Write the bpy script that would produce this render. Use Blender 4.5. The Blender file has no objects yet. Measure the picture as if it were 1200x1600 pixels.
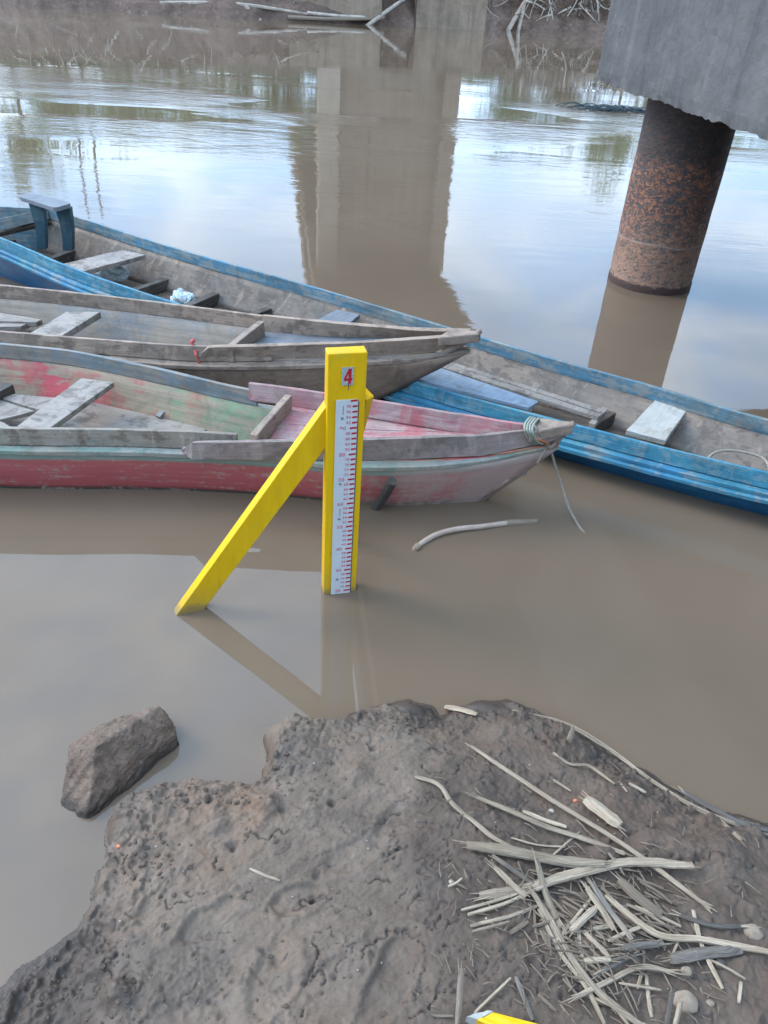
import bpy, bmesh, math, random
import numpy as np
from mathutils import Vector, Matrix
R = math.radians
random.seed(7); rng = np.random.default_rng(11)
scene = bpy.context.scene
C = scene.collection

# ------------------------------------------------------------------ camera
PITCH, ROLL, CAM_H, FPX = R(35.0), R(3.85), 1.94, 1200.0
cp, sp, cr, sr = math.cos(PITCH), math.sin(PITCH), math.cos(ROLL), math.sin(ROLL)
def ray(px, py):
    a, b = px - 600, py - 800
    xx, yy = a*cr + b*sr, -a*sr + b*cr
    return (xx, FPX*cp - yy*sp, -FPX*sp - yy*cp)
def P(px, py, z=0.0):                     # the point at height z that the photograph shows at (px, py)
    r = ray(px, py); t = (z - CAM_H)/r[2]
    return Vector((r[0]*t, r[1]*t, z))
def PY(px, py, y):                        # same, at a known distance y
    r = ray(px, py); t = y/r[1]
    return Vector((r[0]*t, y, CAM_H + r[2]*t))
cd = bpy.data.cameras.new('camera'); cam = bpy.data.objects.new('camera', cd); C.objects.link(cam)
cd.sensor_fit = 'VERTICAL'; cd.sensor_height = 32.0; cd.lens = 24.0; cd.clip_start = 0.05; cd.clip_end = 1500
right = Vector((1, 0, 0))*cr - Vector((0, -sp, -cp))*sr
down = Vector((1, 0, 0))*sr + Vector((0, -sp, -cp))*cr
fwd = Vector((0, cp, -sp))
m3 = Matrix((right, -down, -fwd)).transposed()
cam.matrix_world = Matrix.Translation((0, 0, CAM_H)) @ m3.to_4x4()
scene.camera = cam

# ------------------------------------------------------------------ sky and light
SUN_EL, SUN_AZ = R(36), R(285)
world = bpy.data.worlds.new('World'); scene.world = world; world.use_nodes = True
nt = world.node_tree; nt.nodes.clear()
def N(tree, t, **k):
    n = tree.nodes.new(t)
    for a, b in k.items(): setattr(n, a, b)
    return n
out = N(nt, 'ShaderNodeOutputWorld'); bg = N(nt, 'ShaderNodeBackground'); bg.inputs[1].default_value = 0.15
sky = N(nt, 'ShaderNodeTexSky', sky_type='NISHITA', sun_disc=False, sun_elevation=SUN_EL, sun_rotation=SUN_AZ)
tc = N(nt, 'ShaderNodeTexCoord'); mp = N(nt, 'ShaderNodeMapping'); mp.inputs['Scale'].default_value = (1, 1, 2.6)
mp.inputs['Location'].default_value = (3.3, 1.2, 0.4)
n1 = N(nt, 'ShaderNodeTexNoise'); n1.inputs['Scale'].default_value = 2.2; n1.inputs['Detail'].default_value = 6; n1.inputs['Roughness'].default_value = 0.55
ra = N(nt, 'ShaderNodeValToRGB'); ra.color_ramp.elements[0].position = 0.40; ra.color_ramp.elements[1].position = 0.66
ra.color_ramp.elements[0].color = (0.6, 0.6, 0.6, 1); ra.color_ramp.elements[1].color = (0.95, 0.95, 0.95, 1)
mx = N(nt, 'ShaderNodeMix', data_type='RGBA'); mx.inputs['B'].default_value = (8.7, 9.8, 11.2, 1)
L = nt.links.new
n2 = N(nt, 'ShaderNodeTexNoise'); n2.inputs['Scale'].default_value = 4.5; n2.inputs['Detail'].default_value = 5; n2.inputs['Distortion'].default_value = .5
rc = N(nt, 'ShaderNodeValToRGB'); rc.color_ramp.elements[0].position = 0.42; rc.color_ramp.elements[1].position = 0.66
rc.color_ramp.elements[0].color = (4.7, 7.6, 11.6, 1); rc.color_ramp.elements[1].color = (9.4, 10.9, 12.4, 1)
L(mp.outputs[0], n2.inputs['Vector']); L(n2.outputs[0], rc.inputs[0]); L(rc.outputs[0], mx.inputs['B'])
L(tc.outputs['Generated'], mp.inputs[0]); L(mp.outputs[0], n1.inputs['Vector']); L(n1.outputs[0], ra.inputs[0])
L(ra.outputs[0], mx.inputs['Factor']); L(sky.outputs[0], mx.inputs['A'])
sxyz = N(nt, 'ShaderNodeSeparateXYZ'); L(tc.outputs['Generated'], sxyz.inputs[0])
gm = N(nt, 'ShaderNodeMapRange'); gm.inputs['From Min'].default_value = 0; gm.inputs['From Max'].default_value = 1; gm.inputs['To Min'].default_value = 0.80; gm.inputs['To Max'].default_value = 1.55
L(sxyz.outputs[2], gm.inputs[0])
sc_ = N(nt, 'ShaderNodeVectorMath', operation='SCALE'); L(mx.outputs['Result'], sc_.inputs[0]); L(gm.outputs[0], sc_.inputs['Scale'])
L(sc_.outputs[0], bg.inputs[0]); L(bg.outputs[0], out.inputs[0])
sl = bpy.data.lights.new('sun', 'SUN'); sl.energy = 1.1; sl.angle = R(22); sl.color = (1, 0.86, 0.70)
so = bpy.data.objects.new('sun', sl); C.objects.link(so)
sdir = Vector((math.sin(SUN_AZ)*math.cos(SUN_EL), math.cos(SUN_AZ)*math.cos(SUN_EL), math.sin(SUN_EL)))
so.rotation_euler = (-sdir).to_track_quat('-Z', 'Y').to_euler(); so.location = (0, 0, 30)
scene.view_settings.view_transform = 'Standard'; scene.view_settings.look = 'None'
scene.view_settings.gamma = 1.0; scene.view_settings.use_curve_mapping = False
scene.view_settings.exposure = 1.08

# ------------------------------------------------------------------ helpers
def tag(o, label=None, cat=None, group=None, kind=None):
    if label: o['label'] = label
    if cat: o['category'] = cat
    if group: o['group'] = group
    if kind: o['kind'] = kind
    return o
def thing(name, loc, label, cat, group=None):
    o = bpy.data.objects.new(name, None); C.objects.link(o); o.location = loc; o.empty_display_size = 0.1
    return tag(o, label, cat, group)
def wloc(p):
    v = Vector((0, 0, 0))
    while p is not None: v += p.location; p = p.parent
    return v
def obj(name, geo, m, parent=None, loc=None, smooth=False, bevel=0):
    """geo = (verts in world space, faces, uv per vertex or None, uv2 or None)"""
    vs, fs = geo[0], geo[1]
    base = wloc(parent) if parent else Vector((0, 0, 0))
    if loc is not None: base = base + (Vector(loc) - base)
    me = bpy.data.meshes.new(name)
    me.from_pydata([tuple(Vector(v) - base) for v in vs], [], fs)
    for k, nm in ((2, 'UVMap'), (3, 'span')):
        if len(geo) > k and geo[k] is not None:
            l = me.uv_layers.new(name=nm); src = geo[k]
            idx = np.empty(len(me.loops), dtype=np.int32); me.loops.foreach_get('vertex_index', idx)
            l.data.foreach_set('uv', np.asarray(src, dtype=np.float32)[idx].ravel())
    me.materials.append(m)
    if smooth: me.polygons.foreach_set('use_smooth', [True]*len(me.polygons))
    me.update()
    o = bpy.data.objects.new(name, me); C.objects.link(o)
    if parent: o.parent = parent
    o.location = (Vector(loc) - wloc(parent)) if loc is not None and parent else (Vector(loc) if loc is not None else (0, 0, 0))
    if bevel:
        b = o.modifiers.new('bevel', 'BEVEL'); b.width = bevel; b.segments = 2; b.limit_method = 'ANGLE'; b.angle_limit = R(50)
    return o
def merge(*gs):
    V, F, U, W = [], [], [], []
    for g in gs:
        k = len(V); V += list(g[0]); F += [tuple(i + k for i in f) for f in g[1]]
        U += list(g[2]) if len(g) > 2 and g[2] is not None else [(0, 0)]*len(g[0])
        W += list(g[3]) if len(g) > 3 and g[3] is not None else [(0, 0)]*len(g[0])
    return (V, F, U, W)
def lin(pts, n):
    """straight segments, corners kept"""
    pts = [Vector(p) for p in pts]; d = np.array([0]+list(np.cumsum([(b-a).length for a, b in zip(pts, pts[1:])])))
    t = np.unique(np.concatenate([np.linspace(0, d[-1], n), d])); A = np.array([list(p) for p in pts])
    return [Vector([np.interp(x, d, A[:, k]) for k in range(3)]) for x in t]
def resample(pts, n):
    """smooth curve through pts, n even samples"""
    pts = [Vector(p) for p in pts]
    if len(pts) == 2: return [pts[0].lerp(pts[1], i/(n-1)) for i in range(n)]
    d = [0]
    for a, b in zip(pts, pts[1:]): d.append(d[-1] + (b-a).length)
    A = np.array([list(p) for p in pts]); d = np.array(d)
    t = np.linspace(0, d[-1], n); res = np.zeros((n, 3))
    # Catmull tangents
    T = np.gradient(A, d, axis=0)
    k = np.clip(np.searchsorted(d, t, side='right')-1, 0, len(d)-2)
    h = (d[k+1]-d[k]); s = ((t-d[k])/h)[:, None]; h = h[:, None]
    res = (2*s**3-3*s**2+1)*A[k] + (s**3-2*s**2+s)*h*T[k] + (-2*s**3+3*s**2)*A[k+1] + (s**3-s**2)*h*T[k+1]
    return [Vector(r) for r in res]
def board(A, B, t, rows=1, n=None, wob=0.0, toward=None, bulge=0.0, sharp=False):
    """a plank whose face spans from edge A to edge B, t thick away from that face"""
    A = [Vector(p) for p in A]; B = [Vector(p) for p in B]
    n = n or max(len(A), len(B))
    if sharp:
        k = max(2, n//(len(A)-1)); f_ = lambda Q: [Q[i].lerp(Q[i+1], j/k) for i in range(len(Q)-1) for j in range(k)] + [Q[-1]]
        A, B = f_(A), f_(B); n = len(A)
    if len(A) != n: A = resample(A, n)
    if len(B) != n: B = resample(B, n)
    V, U, W = [], [], []
    u = 0; nr = rows + 1; nor = []
    for i in range(n):
        a = A[max(i-1, 0)]; b = A[min(i+1, n-1)]; c = B[max(i-1, 0)]; d = B[min(i+1, n-1)]
        tg = (b-a) + (d-c); ac = B[i]-A[i]
        if ac.length < 1e-5: ac = B[max(i-1, 0)]-A[max(i-1, 0)]
        nn = tg.cross(ac)
        nor.append(nn.normalized() if nn.length > 1e-9 else Vector((0, 0, 1)))
    if toward is not None:
        if sum(nn.dot(Vector(toward)) for nn in nor) < 0: nor = [-x for x in nor]; flip = True
        else: flip = False
    else: flip = False
    for layer in (0, 1):
        u = 0
        for i in range(n):
            if i: u += ((A[i]-A[i-1]).length + (B[i]-B[i-1]).length)/2
            w = (B[i]-A[i]).length
            for j in range(nr):
                f = j/rows; p = A[i].lerp(B[i], f) + nor[i]*(bulge*4*f*(1-f))
                if layer: p = p - nor[i]*t
                if wob: p = p + Vector((random.uniform(-wob, wob), random.uniform(-wob, wob), random.uniform(-wob, wob)))
                V.append(p); U.append((u + layer*0.37, f*w + layer*t)); W.append((i/(n-1), f))
    F = []
    def id(l, i, j): return l*n*nr + i*nr + j
    for i in range(n-1):
        for j in range(rows):
            F.append((id(0, i, j), id(0, i+1, j), id(0, i+1, j+1), id(0, i, j+1)))
            F.append((id(1, i, j), id(1, i, j+1), id(1, i+1, j+1), id(1, i+1, j)))
        F.append((id(0, i, 0), id(1, i, 0), id(1, i+1, 0), id(0, i+1, 0)))
        F.append((id(0, i, rows), id(0, i+1, rows), id(1, i+1, rows), id(1, i, rows)))
    for j in range(rows):
        F.append((id(0, 0, j), id(0, 0, j+1), id(1, 0, j+1), id(1, 0, j)))
        F.append((id(0, n-1, j), id(1, n-1, j), id(1, n-1, j+1), id(0, n-1, j+1)))
    if flip: F = [tuple(reversed(f)) for f in F]
    return (V, F, U, W)
def quad(pts, t, n=6, rows=2, wob=0.0015):
    """flat plank from four corners: a->b is one long edge, d->c the other"""
    a, b, c, d = [Vector(p) for p in pts]
    return board([a, b], [d, c], t, rows=rows, n=n, wob=wob, toward=(0, 0, 1))
def beam(p0, p1, w, h, n=5, wob=0.0015):
    p0, p1 = Vector(p0), Vector(p1); d = (p1-p0); s = Vector((d.y, -d.x, 0)).normalized()*(w/2)
    return board([p0-s, p1-s], [p0+s, p1+s], h, rows=1, n=n, wob=wob, toward=(0, 0, 1))
def tube(pts, rad, seg=7, n=None, flat=1.0, jit=0.0, cap=True):
    pts = [Vector(p) for p in pts]; n = n or max(2, len(pts)); ps = resample(pts, n) if n != len(pts) else pts
    if not hasattr(rad, '__len__'): rad = [rad, rad]
    V, F, U = [], [], []; u = 0; up = Vector((0, 0, 1)); ph = random.uniform(0, 6); ridge = [random.uniform(-jit, jit)*1.3 for _ in range(seg)]
    for i in range(n):
        tg = (ps[min(i+1, n-1)] - ps[max(i-1, 0)]).normalized()
        if abs(tg.dot(up)) > 0.95: up = Vector((1, 0, 0))
        s = tg.cross(up).normalized(); q = s.cross(tg).normalized()
        r = np.interp(i/(n-1), np.linspace(0, 1, len(rad)), rad)
        if i: u += (ps[i]-ps[i-1]).length
        for k in range(seg):
            a = 2*math.pi*k/seg + ph
            rr = r*(1 + ridge[k] + random.uniform(-jit, jit)*.35)
            V.append(ps[i] + s*math.cos(a)*rr + q*math.sin(a)*rr*flat); U.append((u, k/seg*r*6))
    for i in range(n-1):
        for k in range(seg):
            F.append((i*seg+k, i*seg+(k+1) % seg, (i+1)*seg+(k+1) % seg, (i+1)*seg+k))
    if cap: F.append(tuple(reversed(range(seg)))); F.append(tuple((n-1)*seg+k for k in range(seg)))
    return (V, F, U, None)
def box(x0, x1, y0, y1, z0, z1):
    V = [Vector((x, y, z)) for z in (z0, z1) for y in (y0, y1) for x in (x0, x1)]
    return (V, [(0, 2, 3, 1), (4, 5, 7, 6), (0, 1, 5, 4), (1, 3, 7, 5), (3, 2, 6, 7), (2, 0, 4, 6)], [(v.x+v.y, v.z) for v in V], None)

# ------------------------------------------------------------------ materials
def mat(name):
    m = bpy.data.materials.new(name); m.use_nodes = True
    t = m.node_tree; b = t.nodes['Principled BSDF']
    return m, t, b
def noise(t, vec, scale, detail=5, rough=0.55, dist=0.0, stretch=None):
    n = N(t, 'ShaderNodeTexNoise'); n.inputs['Scale'].default_value = scale; n.inputs['Detail'].default_value = detail
    n.inputs['Roughness'].default_value = rough; n.inputs['Distortion'].default_value = dist
    if stretch:
        mpn = N(t, 'ShaderNodeMapping'); mpn.inputs['Scale'].default_value = stretch
        t.links.new(vec, mpn.inputs[0]); vec = mpn.outputs[0]
    t.links.new(vec, n.inputs['Vector']); return n.outputs[0]
def ramp(t, src, stops):
    r = N(t, 'ShaderNodeValToRGB'); e = r.color_ramp.elements
    while len(e) < len(stops): e.new(0.5)
    for k, (p, c) in enumerate(stops):
        e[k].position = p; e[k].color = (c, c, c, 1) if not hasattr(c, '__len__') else (*c, 1)
    t.links.new(src, r.inputs[0]); return r.outputs[0]
def mix(t, f, a, b):
    m = N(t, 'ShaderNodeMix', data_type='RGBA')
    for s, v in (('Factor', f), ('A', a), ('B', b)):
        if hasattr(v, 'links') or hasattr(v, 'is_linked'): t.links.new(v, m.inputs[s])
        elif s == 'Factor': m.inputs[0].default_value = v
        else: m.inputs[s].default_value = (*v, 1)
    return m.outputs['Result']
def bump(t, b, h, strength=0.4, dist=0.003):
    n = N(t, 'ShaderNodeBump'); n.inputs['Strength'].default_value = strength; n.inputs['Distance'].default_value = dist
    t.links.new(h, n.inputs['Height']); t.links.new(n.outputs[0], b.inputs['Normal']); return n
def mth(t, op, a, b=None):
    m = N(t, 'ShaderNodeMath', operation=op)
    for k, v in enumerate((a, b)):
        if v is None: continue
        if hasattr(v, 'is_linked'): t.links.new(v, m.inputs[k])
        else: m.inputs[k].default_value = v
    return m.outputs[0]
def worn(name, paint, under, dirt, wear=0.5, mud=0.5, paint2=None, seed=0.0, rough=0.62, streak=(3, 40, 1), blot=9):
    """old painted wood: paint, bare wood where rubbed off, dried mud over it"""
    m, t, b = mat(name); tcn = N(t, 'ShaderNodeTexCoord'); uv, ob = tcn.outputs['UV'], tcn.outputs['Object']
    o2 = N(t, 'ShaderNodeMapping'); o2.inputs['Location'].default_value = (seed, seed*1.7, seed*.3); t.links.new(ob, o2.inputs[0]); ob = o2.outputs[0]
    grain = noise(t, uv, 1.0, 6, 0.65, 0.3, stretch=(streak[0], streak[1], 1))
    blotch = noise(t, ob, blot, 7, 0.62, 0.6); big = noise(t, ob, 2.6, 5, 0.6, 0.4); fine = noise(t, ob, 55, 5, 0.7)
    base = paint
    if paint2: base = mix(t, ramp(t, big, [(0.40, 0.0), (0.60, 1.0)]), paint, paint2)
    w = mth(t, 'ADD', mth(t, 'MULTIPLY', blotch, 0.6), mth(t, 'MULTIPLY', grain, 0.4))
    c = mix(t, ramp(t, w, [(0.62-wear*0.20, 0.0), (0.65-wear*0.19, 0.95)]), base, under)
    mudmask = mth(t, 'ADD', mth(t, 'MULTIPLY', big, 0.55), mth(t, 'MULTIPLY', noise(t, ob, 22, 6, 0.7, 1.0), 0.45))
    c = mix(t, ramp(t, mudmask, [(0.66-mud*0.28, 0.0), (0.76-mud*0.20, 0.85)]), c, dirt)
    drip = noise(t, uv, 1.0, 6, .6, .8, stretch=(16, 3.5, 1))
    c = mix(t, mth(t, 'MULTIPLY', ramp(t, drip, [(.60, 0.0), (.64, 1.0)]), mud*.8), c, tuple(x*1.25 for x in dirt))
    c = mix(t, ramp(t, fine, [(.60, 0.0), (.66, .55*wear)]), c, under)
    c = mix(t, ramp(t, fine, [(.30, .6), (.37, 0.0)]), c, tuple(x*.4 for x in under))
    crk = noise(t, uv, 1.0, 4, .6, .5, stretch=(2.2, 130, 1))
    c = mix(t, ramp(t, crk, [(.27, .7), (.33, 0.0)]), c, tuple(x*.3 for x in under))
    g = mth(t, 'MULTIPLY', ramp(t, grain, [(0.25, 0.62), (0.75, 1.15)]), ramp(t, noise(t, ob, 7, 7, .7, 1.0), [(.3, .62), (.52, 1.0), (.75, 1.12)]))
    mm = N(t, 'ShaderNodeMix', data_type='RGBA', blend_type='MULTIPLY'); mm.inputs[0].default_value = 0.8
    t.links.new(c, mm.inputs['A']); t.links.new(g, mm.inputs['B'])
    t.links.new(mm.outputs['Result'], b.inputs['Base Color'])
    b.inputs['Roughness'].default_value = rough; b.inputs['Specular IOR Level'].default_value = 0.35
    bump(t, b, mth(t, 'ADD', mth(t, 'MULTIPLY', crk, 0.8), mth(t, 'ADD', mth(t, 'MULTIPLY', fine, 0.3), mth(t, 'MULTIPLY', blotch, 0.5))), 0.55, 0.004)
    return m
MUD = (0.19, 0.155, 0.125); WOOD = (0.20, 0.175, 0.15)
M = {}
M['grey_rail'] = worn('grey painted rail', (0.20, 0.215, 0.22), (0.24, 0.215, 0.185), MUD, .55, .55, (0.17, 0.23, 0.25), 1)
M['grey_near'] = worn('grey brown board with mud', (0.28, 0.235, 0.185), (0.16, 0.13, 0.105), (0.36, 0.28, 0.21), .55, .55, (0.24, 0.235, 0.205), 21)
M['ledge_pale'] = worn('pale ledge with green paint traces', (0.33, 0.32, 0.29), (0.19, 0.27, 0.22), (0.35, 0.28, 0.22), .55, .6, (0.28, 0.30, 0.26), 22)
M['plank'] = worn('weathered bare plank', (0.27, 0.24, 0.21), (0.16, 0.135, 0.115), (0.24, 0.195, 0.16), .5, .45, (0.31, 0.275, 0.245), 2)
M['pink'] = worn('faded red deck paint', (0.42, 0.115, 0.13), (0.36, 0.26, 0.25), (0.32, 0.25, 0.23), .6, .5, (0.40, 0.19, 0.20), 3)
M['red_inner'] = worn('stained inner planking', (0.46, 0.08, 0.09), (0.27, 0.22, 0.155), (0.24, 0.19, 0.145), .66, .5, (0.17, 0.27, 0.16), 5, blot=5)
M['muddy_pink'] = worn('side board under dried mud', (0.23, 0.195, 0.175), (0.16, 0.135, 0.12), (0.28, 0.23, 0.20), .6, .55, (0.27, 0.20, 0.19), 23)
M['brown_rail'] = worn('muddy bare board', (0.37, 0.275, 0.21), (0.20, 0.15, 0.12), (0.31, 0.23, 0.175), .6, .6, (0.28, 0.23, 0.19), 7)
M['brown_hull'] = worn('mud stained hull', (0.29, 0.21, 0.16), (0.20, 0.145, 0.11), (0.35, 0.26, 0.20), .5, .55, None, 8)
M['brown_inner'] = worn('muddy inner hull', (0.28, 0.23, 0.18), (0.27, 0.22, 0.17), (0.19, 0.17, 0.15), .5, .6, (0.21, 0.215, 0.22), 9)
M['blue_rail'] = worn('faded blue rail', (0.085, 0.21, 0.30), (0.22, 0.25, 0.25), (0.24, 0.22, 0.19), .62, .42, (0.12, 0.20, 0.235), 10, blot=14)
M['blue_near'] = worn('teal blue mottled rail', (0.04, 0.19, 0.29), (0.13, 0.25, 0.30), (0.26, 0.23, 0.20), .55, .42, (0.05, 0.24, 0.33), 24, blot=16)
M['blue_side'] = worn('blue painted strake', (0.045, 0.19, 0.32), (0.20, 0.25, 0.28), (0.31, 0.25, 0.19), .48, .42, (0.05, 0.24, 0.32), 12)
M['blue_hull'] = worn('deep blue hull paint', (0.012, 0.125, 0.27), (0.02, 0.16, 0.31), (0.10, 0.16, 0.18), .4, .12, None, 13, rough=.42)
M['blue_inner'] = worn('grey brown inner hull', (0.22, 0.175, 0.14), (0.12, 0.10, 0.085), (0.31, 0.235, 0.175), .55, .5, (0.13, 0.12, 0.11), 14)
M['pale_blue'] = worn('pale blue deck board', (0.22, 0.28, 0.35), (0.18, 0.21, 0.24), (0.26, 0.25, 0.24), .35, .28, None, 15)
M['dark_wood'] = worn('dark wet timber', (0.075, 0.065, 0.058), (0.11, 0.095, 0.08), (0.14, 0.12, 0.10), .5, .4, None, 16)
M['pale_thwart'] = worn('pale muddy seat board', (0.42, 0.42, 0.39), (0.34, 0.32, 0.28), (0.33, 0.30, 0.26), .45, .45, None, 17)
M['teal'] = worn('dark teal painted wood', (0.03, 0.075, 0.10), (0.05, 0.10, 0.12), (0.14, 0.15, 0.15), .4, .2, None, 18)
M['slate'] = worn('slate blue seat top', (0.17, 0.19, 0.215), (0.13, 0.15, 0.17), (0.20, 0.195, 0.19), .3, .2, None, 19)
M['bilge'] = worn('bilge silt', (0.10, 0.08, 0.065), (0.14, 0.105, 0.08), (0.12, 0.10, 0.085), .5, .4, None, 20, rough=.35)

def striped_hull():
    m, t, b = mat('red hull with grey top and green line'); tcn = N(t, 'ShaderNodeTexCoord'); ob = tcn.outputs['Object']
    uvn = N(t, 'ShaderNodeUVMap', uv_map='span'); sx = N(t, 'ShaderNodeSeparateXYZ'); t.links.new(uvn.outputs[0], sx.inputs[0])
    big = noise(t, ob, 5, 6, .6, .5); fi = noise(t, ob, 24, 6, .7, 1.2); grain = noise(t, tcn.outputs['UV'], 1, 6, .65, .3, stretch=(4, 45, 1))
    v = mth(t, 'ADD', sx.outputs[1], mth(t, 'MULTIPLY', mth(t, 'SUBTRACT', fi, 0.5), 0.05))
    col = ramp(t, v, [(0.0, (0.24, 0.25, 0.235)), (0.05, (0.20, 0.27, 0.235)), (0.10, (0.19, 0.25, 0.21)), (0.115, (0.43, 0.115, 0.115)), (0.57, (0.40, 0.085, 0.09)),
                      (0.625, (0.22, 0.055, 0.055)), (0.65, (0.05, 0.055, 0.045)), (1.0, (0.04, 0.04, 0.035))])
    # more mud towards the bow
    bow = mth(t, 'ADD', mth(t, 'MULTIPLY', mth(t, 'SUBTRACT', sx.outputs[0], 0.74), 1.7), mth(t, 'ADD', mth(t, 'MULTIPLY', big, 0.6), mth(t, 'MULTIPLY', fi, 0.4)))
    mk = ramp(t, bow, [(0.60, 0.0), (0.80, 0.9)])
    c = mix(t, mk, col, (0.36, 0.27, 0.24))
    c = mix(t, ramp(t, mth(t, 'MULTIPLY', fi, grain), [(0.28, 0.0), (0.36, 0.8)]), c, (0.34, 0.27, 0.24))
    g = ramp(t, grain, [(0.25, 0.78), (0.75, 1.1)]); mm = N(t, 'ShaderNodeMix', data_type='RGBA', blend_type='MULTIPLY'); mm.inputs[0].default_value = .8
    t.links.new(c, mm.inputs['A']); t.links.new(g, mm.inputs['B']); t.links.new(mm.outputs['Result'], b.inputs['Base Color'])
    b.inputs['Roughness'].default_value = .55; bump(t, b, mth(t, 'ADD', grain, fi), .4, .003)
    return m
M['red_hull'] = striped_hull()

def simple(name, col, rough=.6, spec=.4, var=.25, scale=20, bumpd=.002, detail=6, metallic=0.0):
    m, t, b = mat(name); tcn = N(t, 'ShaderNodeTexCoord'); n = noise(t, tcn.outputs['Object'], scale, detail, .62, .3)
    c = mix(t, ramp(t, n, [(.3, 0.0), (.7, 1.0)]), tuple(x*(1-var) for x in col), tuple(min(1, x*(1+var)) for x in col))
    t.links.new(c, b.inputs['Base Color']); b.inputs['Roughness'].default_value = rough; b.inputs['Specular IOR Level'].default_value = spec
    b.inputs['Metallic'].default_value = metallic
    if bumpd: bump(t, b, n, .5, bumpd)
    return m
def yellow(tide=True):
    m, t, b = mat('yellow gloss paint'); tcn = N(t, 'ShaderNodeTexCoord'); ob = tcn.outputs['Object']
    n = noise(t, ob, 6, 6, .6, .3, stretch=(4, 4, 1)); f = noise(t, ob, 1, 5, .6, 0, stretch=(120, 120, 9))
    sm = noise(t, ob, 9, 5, .65, .4)
    c = mix(t, ramp(t, n, [(.35, 0.0), (.7, 1.0)]), (0.62, 0.36, 0.002), (0.70, 0.43, 0.004))
    c = mix(t, ramp(t, sm, [(.60, 0.0), (.72, 0.55)]), c, (0.45, 0.37, 0.03))
    if tide:
        sx = N(t, 'ShaderNodeSeparateXYZ'); t.links.new(ob, sx.inputs[0]); z = sx.outputs[2]; sp_ = noise(t, ob, 48, 5, .7, .4)
        zt_ = mth(t, 'SUBTRACT', z, mth(t, 'MULTIPLY', sm, .10))
        c = mix(t, ramp(t, mth(t, 'ADD', zt_, .1), [(.060, .85), (.085, .25), (.20, 0.0)]), c, (0.22, 0.16, 0.07))
        c = mix(t, mth(t, 'MULTIPLY', ramp(t, sp_, [(.66, 0.0), (.70, .7)]), ramp(t, z, [(.2, 1.0), (.75, .25)])), c, (0.25, 0.18, 0.09))
        c = mix(t, ramp(t, noise(t, ob, 1, 5, .65, .3, stretch=(60, 60, 5)), [(.30, .45), (.38, 0.0)]), c, (0.34, 0.23, 0.02))
    t.links.new(c, b.inputs['Base Color']); b.inputs['Roughness'].default_value = .38; b.inputs['Specular IOR Level'].default_value = .4
    bump(t, b, mth(t, 'ADD', f, mth(t, 'MULTIPLY', n, .5)), .25, .002)
    return m
M['yellow'] = yellow(); M['yellow_board'] = yellow(False)
M['plate'] = simple('white enamel plate', (0.50, 0.53, 0.54), .3, .5, .06, 12, 0)
M['print_red'] = simple('red print', (0.42, 0.012, 0.025), .4, .4, .12, 40, 0)
M['pink_print'] = simple('thin red print', (0.52, 0.12, 0.20), .4, .4, .1, 40, 0)
M['metal'] = simple('galvanised screw', (0.32, 0.36, 0.38), .4, .5, .3, 60, 0, metallic=.7)
M['greymetal'] = simple('scuffed grey plaque', (0.32, 0.35, 0.36), .45, .5, .35, 180, 0)
M['rust_line'] = simple('rust run', (0.16, 0.08, 0.04), .8, .2, .3, 60, 0)
def reed(name, a, b_, c_):
    m, t, b = mat(name); tcn = N(t, 'ShaderNodeTexCoord')
    g = noise(t, tcn.outputs['UV'], 1, 6, .7, .2, stretch=(9, 320, 1)); n = noise(t, tcn.outputs['Object'], 11, 6, .6, .5)
    oi = N(t, 'ShaderNodeObjectInfo')
    c = mix(t, ramp(t, g, [(.32, 0.0), (.62, 1.0)]), a, b_); c = mix(t, ramp(t, n, [(.46, 0.0), (.66, .85)]), c, c_)
    hs = N(t, 'ShaderNodeHueSaturation'); t.links.new(c, hs.inputs['Color'])
    t.links.new(mth(t, 'ADD', mth(t, 'MULTIPLY', oi.outputs['Random'], .5), .72), hs.inputs['Value'])
    t.links.new(hs.outputs[0], b.inputs['Base Color']); b.inputs['Roughness'].default_value = .8; b.inputs['Specular IOR Level'].default_value = .2
    bump(t, b, mth(t, 'ADD', g, mth(t, 'MULTIPLY', n, .4)), .8, .003)
    return m
M['reed'] = reed('dry grey reed', (0.09, 0.068, 0.048), (0.47, 0.385, 0.285), (0.26, 0.20, 0.14))
M['reed_dark'] = reed('dark wet stick', (0.04, 0.034, 0.030), (0.12, 0.11, 0.10), (0.09, 0.072, 0.058))
M['reed_blue'] = reed('bluish peeled stick', (0.05, 0.045, 0.040), (0.20, 0.175, 0.15), (0.24, 0.19, 0.14))
M['reed_brown'] = reed('brown stick', (0.10, 0.075, 0.055), (0.25, 0.20, 0.15), (0.17, 0.13, 0.10))
M['bark'] = reed('white peeled branch', (0.32, 0.22, 0.16), (0.58, 0.49, 0.42), (0.40, 0.29, 0.22))
M['rope'] = simple('grey rope', (0.24, 0.215, 0.175), .85, .2, .4, 160, .002)
M['rope_green'] = simple('pale green cord', (0.26, 0.28, 0.24), .8, .2, .3, 120, .001)
M['rope_orange'] = simple('orange cord', (0.48, 0.17, 0.07), .8, .2, .3, 120, .001)
M['strap'] = simple('faded red cord', (0.42, 0.10, 0.09), .75, .2, .35, 60, .001)
M['bag'] = simple('pale plastic', (0.42, 0.50, 0.52), .25, .6, .25, 30, .004)
M['wire'] = simple('dark teal wire', (0.03, 0.055, 0.065), .6, .3, .3, 30, 0)
M['stone'] = simple('pale stone', (0.24, 0.19, 0.145), .8, .2, .25, 40, .003)
M['chip'] = simple('pale shell chips', (0.34, 0.30, 0.25), .7, .3, .2, 40, 0)
M['orange'] = simple('orange plastic scrap', (0.55, 0.16, 0.08), .5, .4, .2, 40, 0)

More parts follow.
